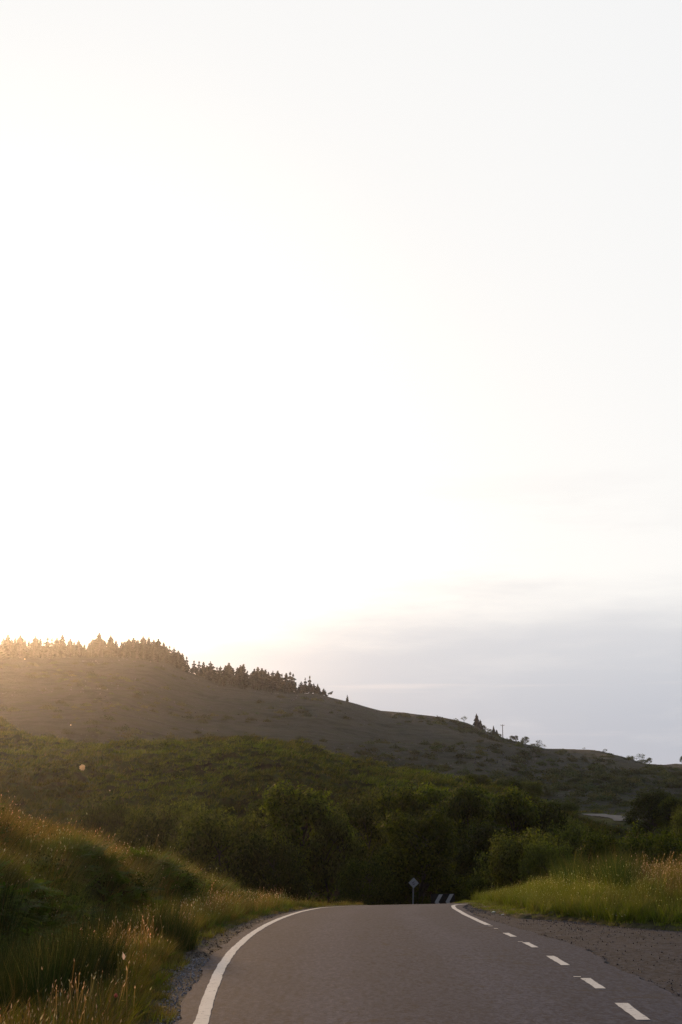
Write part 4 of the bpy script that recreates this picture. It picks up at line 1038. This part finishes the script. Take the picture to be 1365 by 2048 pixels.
bm = bmesh.new(); prism(bm, [(-bw, zt + 0.03), (bw, zt + 0.03), (bw, zt - bh - 0.03), (-bw, zt - bh - 0.03)], 0.0, 0.03); bm_obj('board', bm, M['black'], chev, 0.004)
for cx in (-0.40, 0.24):
    bm = bmesh.new(); w = 0.23; k = 0.17
    prism(bm, [(cx + k, zt), (cx + k + w, zt), (cx + w - 0.10, zt - bh / 2), (cx + k + w, zt - bh), (cx + k, zt - bh), (cx - 0.10, zt - bh / 2)], -0.006, -0.001); bm_obj('chevron', bm, M['chevron_white'], chev)
for px in (-0.5, 0.5):
    pv, pf = tube_path([(px, 0.075, -0.3), (px, 0.075, zt - 0.05)], [0.04, 0.04], 10); link('post', mesh_np('post', np.array(pv), np.array(pf), [M['grey_post']], True), chev)
tag(chev, 'black bend board with two white chevrons pointing left, half hidden by crest', 'chevron sign')

# ------------------------------------------------------------------ small things in the grass and the air
def ground_hit(x, y, zf=ground_z, lift=0.0):
    d = ray(x, y); t = 6.0
    while t < 120:
        p = Vector((d.x * t, d.y * t, EYE + d.z * t))
        if p.z < float(zf(p.x, p.y)) + lift: return p
        t += 0.05
    return p
# pale leaf caught on a stalk
p = ground_hit(248, 1912, lift=0.42); px = p.y / FPX
lf_v = []; lf_f = []
prof = [(0, 0.15), (0.18, 0.8), (0.4, 1.0), (0.62, 0.75), (0.8, 0.3), (1.0, 0.06)]
for t, w in prof:
    cx = 0.012 * math.sin(t * 4) - 0.02 * t; cz = 0.13 * t - 0.06
    lf_v += [(cx - 0.026 * w, 0.012 * math.sin(t * 5), cz), (cx, -0.010, cz), (cx + 0.026 * w, 0.014 * math.cos(t * 4), cz)]
for k in range(len(prof) - 1):
    for s in (0, 1): lf_f.append((k * 3 + s, k * 3 + s + 1, k * 3 + s + 4, k * 3 + s + 3))
o = link('dry_leaf', mesh_np('dry_leaf', np.array(lf_v), np.array(lf_f), [M['pale_leaf']], True), None, p, 0.5, 0.62)
tag(o, 'pale curled dry leaf caught upright in the verge grass', 'leaf')
# flowers
def flower(name, x, y, mat, rad, hgt, n, label, cat, group=None, ball=False, zf=ground_z, lift=0.35):
    p = ground_hit(x, y, zf, lift); g = float(zf(p.x, p.y)); H = p.z - g
    root = bpy.data.objects.new(name, None); C.objects.link(root); root.location = (p.x, p.y, g); root.rotation_euler = (0, 0, rnd.random() * 6)
    pv, pf = tube_path([(0, 0, 0), (0.01, 0, H * 0.5), (0, 0, H)], [0.003, 0.0025, 0.002], 5); link('stem', mesh_np('stem', np.array(pv), np.array(pf), [M['stem']]), root)
    V = []; F = []
    if ball:
        d = rng.normal(0, 1, (n, 3)); d /= np.linalg.norm(d, axis=1)[:, None]
        V, F = leaf_quads(d * rad * np.array([0.8, 0.8, 1.0]) + np.array([0, 0, H]), d, rad * 0.45)
    else:
        for k in range(n):
            a = 6.283 * k / n; d = np.array([math.cos(a), math.sin(a), 0.35]); s = np.array([-d[1], d[0], 0]); b = len(V); c0 = np.array([0, 0, H])
            V += [c0 + d * rad * .15, c0 + d * rad * .6 + s * rad * .32, c0 + d * rad, c0 + d * rad * .6 - s * rad * .32]; F.append((b, b + 1, b + 2, b + 3))
    link('flower_head', mesh_np('flower_head', np.array(V), np.array(F), [M[mat]]), root)
    return tag(root, label, cat, group)
flower('pink_flower', 232, 1991, 'petal_pink', 0.016, 0.4, 70, 'small reddish pink flower head low in the verge grass', 'flower', ball=True, lift=0.3)
flower('yellow_flower', 193, 1838, 'petal_yellow', 0.03, 0.4, 8, 'yellow flower beside the seeding grass below the bracken', 'flower', 'yellow flowers in the verge', lift=0.5)
flower('yellow_flower', 246, 2002, 'petal_yellow', 0.018, 0.3, 8, 'small yellow flower close to the pink flower head', 'flower', 'yellow flowers in the verge', lift=0.25)
for (x, y) in [(1226, 1829), (1233, 1831), (1239, 1827), (1244, 1833), (1213, 1818), (1188, 1834), (1250, 1830)]:
    flower('daisy', x, y, 'petal_white', 0.022, 0.1, 9, 'small white daisy in the short turf edging the lay-by', 'flower', 'daisies by the lay-by', lift=0.16)
# two white stones at the edge of the lay-by
for (x, y, s, lb) in [(988, 1826, 0.075, 'larger white stone at the bare edge of the lay-by turf'), (1007, 1830, 0.055, 'smaller flatter white stone at the bare edge of the lay-by turf')]:
    p = ground_hit(x, y + 1)
    me = stone_mesh('stone', M['white_stone'], int(x)); o = link('stone', me, None, p + Vector((0, 0, s * 0.3)), 1.0, (s * 1.3, s, s * 0.75))
    tag(o, lb, 'stone', 'white stones by the lay-by')
# specks drifting in the backlight: a blurred midge shaped as fluff, and tiny seeds
def fluff_mesh(n=150):
    d = rng.normal(0, 1, (n, 3)); d /= np.linalg.norm(d, axis=1)[:, None]
    a = np.cross(d, rng.normal(0, 1, (n, 3))); a /= np.linalg.norm(a, axis=1)[:, None]
    v = np.stack([d * 0.05 - a * 0.03, d * 0.05 + a * 0.03, d + a * 0.07, d - a * 0.07], 1).reshape(-1, 3)
    return mesh_np('drifting_speck', v, np.arange(n * 4).reshape(n, 4), [M['fluff']])
fm = fluff_mesh()
o = link('drifting_speck', fm, None, at(165, 1535, 5.0), 0, 0.0105); tag(o, 'round glowing speck drifting before the dark near hillside', 'seed fluff', 'seeds drifting in the air')
for (x, y, s, lb) in [(50, 1318, 0.0030, 'tiny white seed speck in the glow below the hilltop conifers'), (142, 1450, 0.0026, 'tiny white seed speck before the lower slope of the far hill'), (220, 1581, 0.0026, 'tiny white seed speck before the dark foot of the near hill')]:
    o = link('drifting_speck', fm, None, at(x, y, 5.5), 1.0, s); tag(o, lb, 'seed fluff', 'seeds drifting in the air')

# ------------------------------------------------------------------ haze
HX, HY0, HY1, HZ0, HZ1 = 3400, -3400, 3400, -10.2, 175.0
hv = [(-HX, HY0, HZ0), (HX, HY0, HZ0), (HX, HY1, HZ0), (-HX, HY1, HZ0), (-HX, HY0, HZ1), (HX, HY0, HZ1), (HX, HY1, HZ1), (-HX, HY1, HZ1)]
hf = [(0, 3, 2, 1), (4, 5, 6, 7), (0, 1, 5, 4), (1, 2, 6, 5), (2, 3, 7, 6), (3, 0, 4, 7)]
hm, N, L = new_mat('haze_air')
out = N.new('ShaderNodeOutputMaterial'); pvn = N.new('ShaderNodeVolumePrincipled')
pvn.inputs['Color'].default_value = (0.62, 0.64, 0.76, 1); pvn.inputs['Density'].default_value = 0.000081; pvn.inputs['Anisotropy'].default_value = 0.885
L.new(pvn.outputs[0], out.inputs['Volume'])
tag(link('haze', mesh_np('haze', hv, hf, [hm])), 'thin evening haze over the whole valley', kind='stuff')
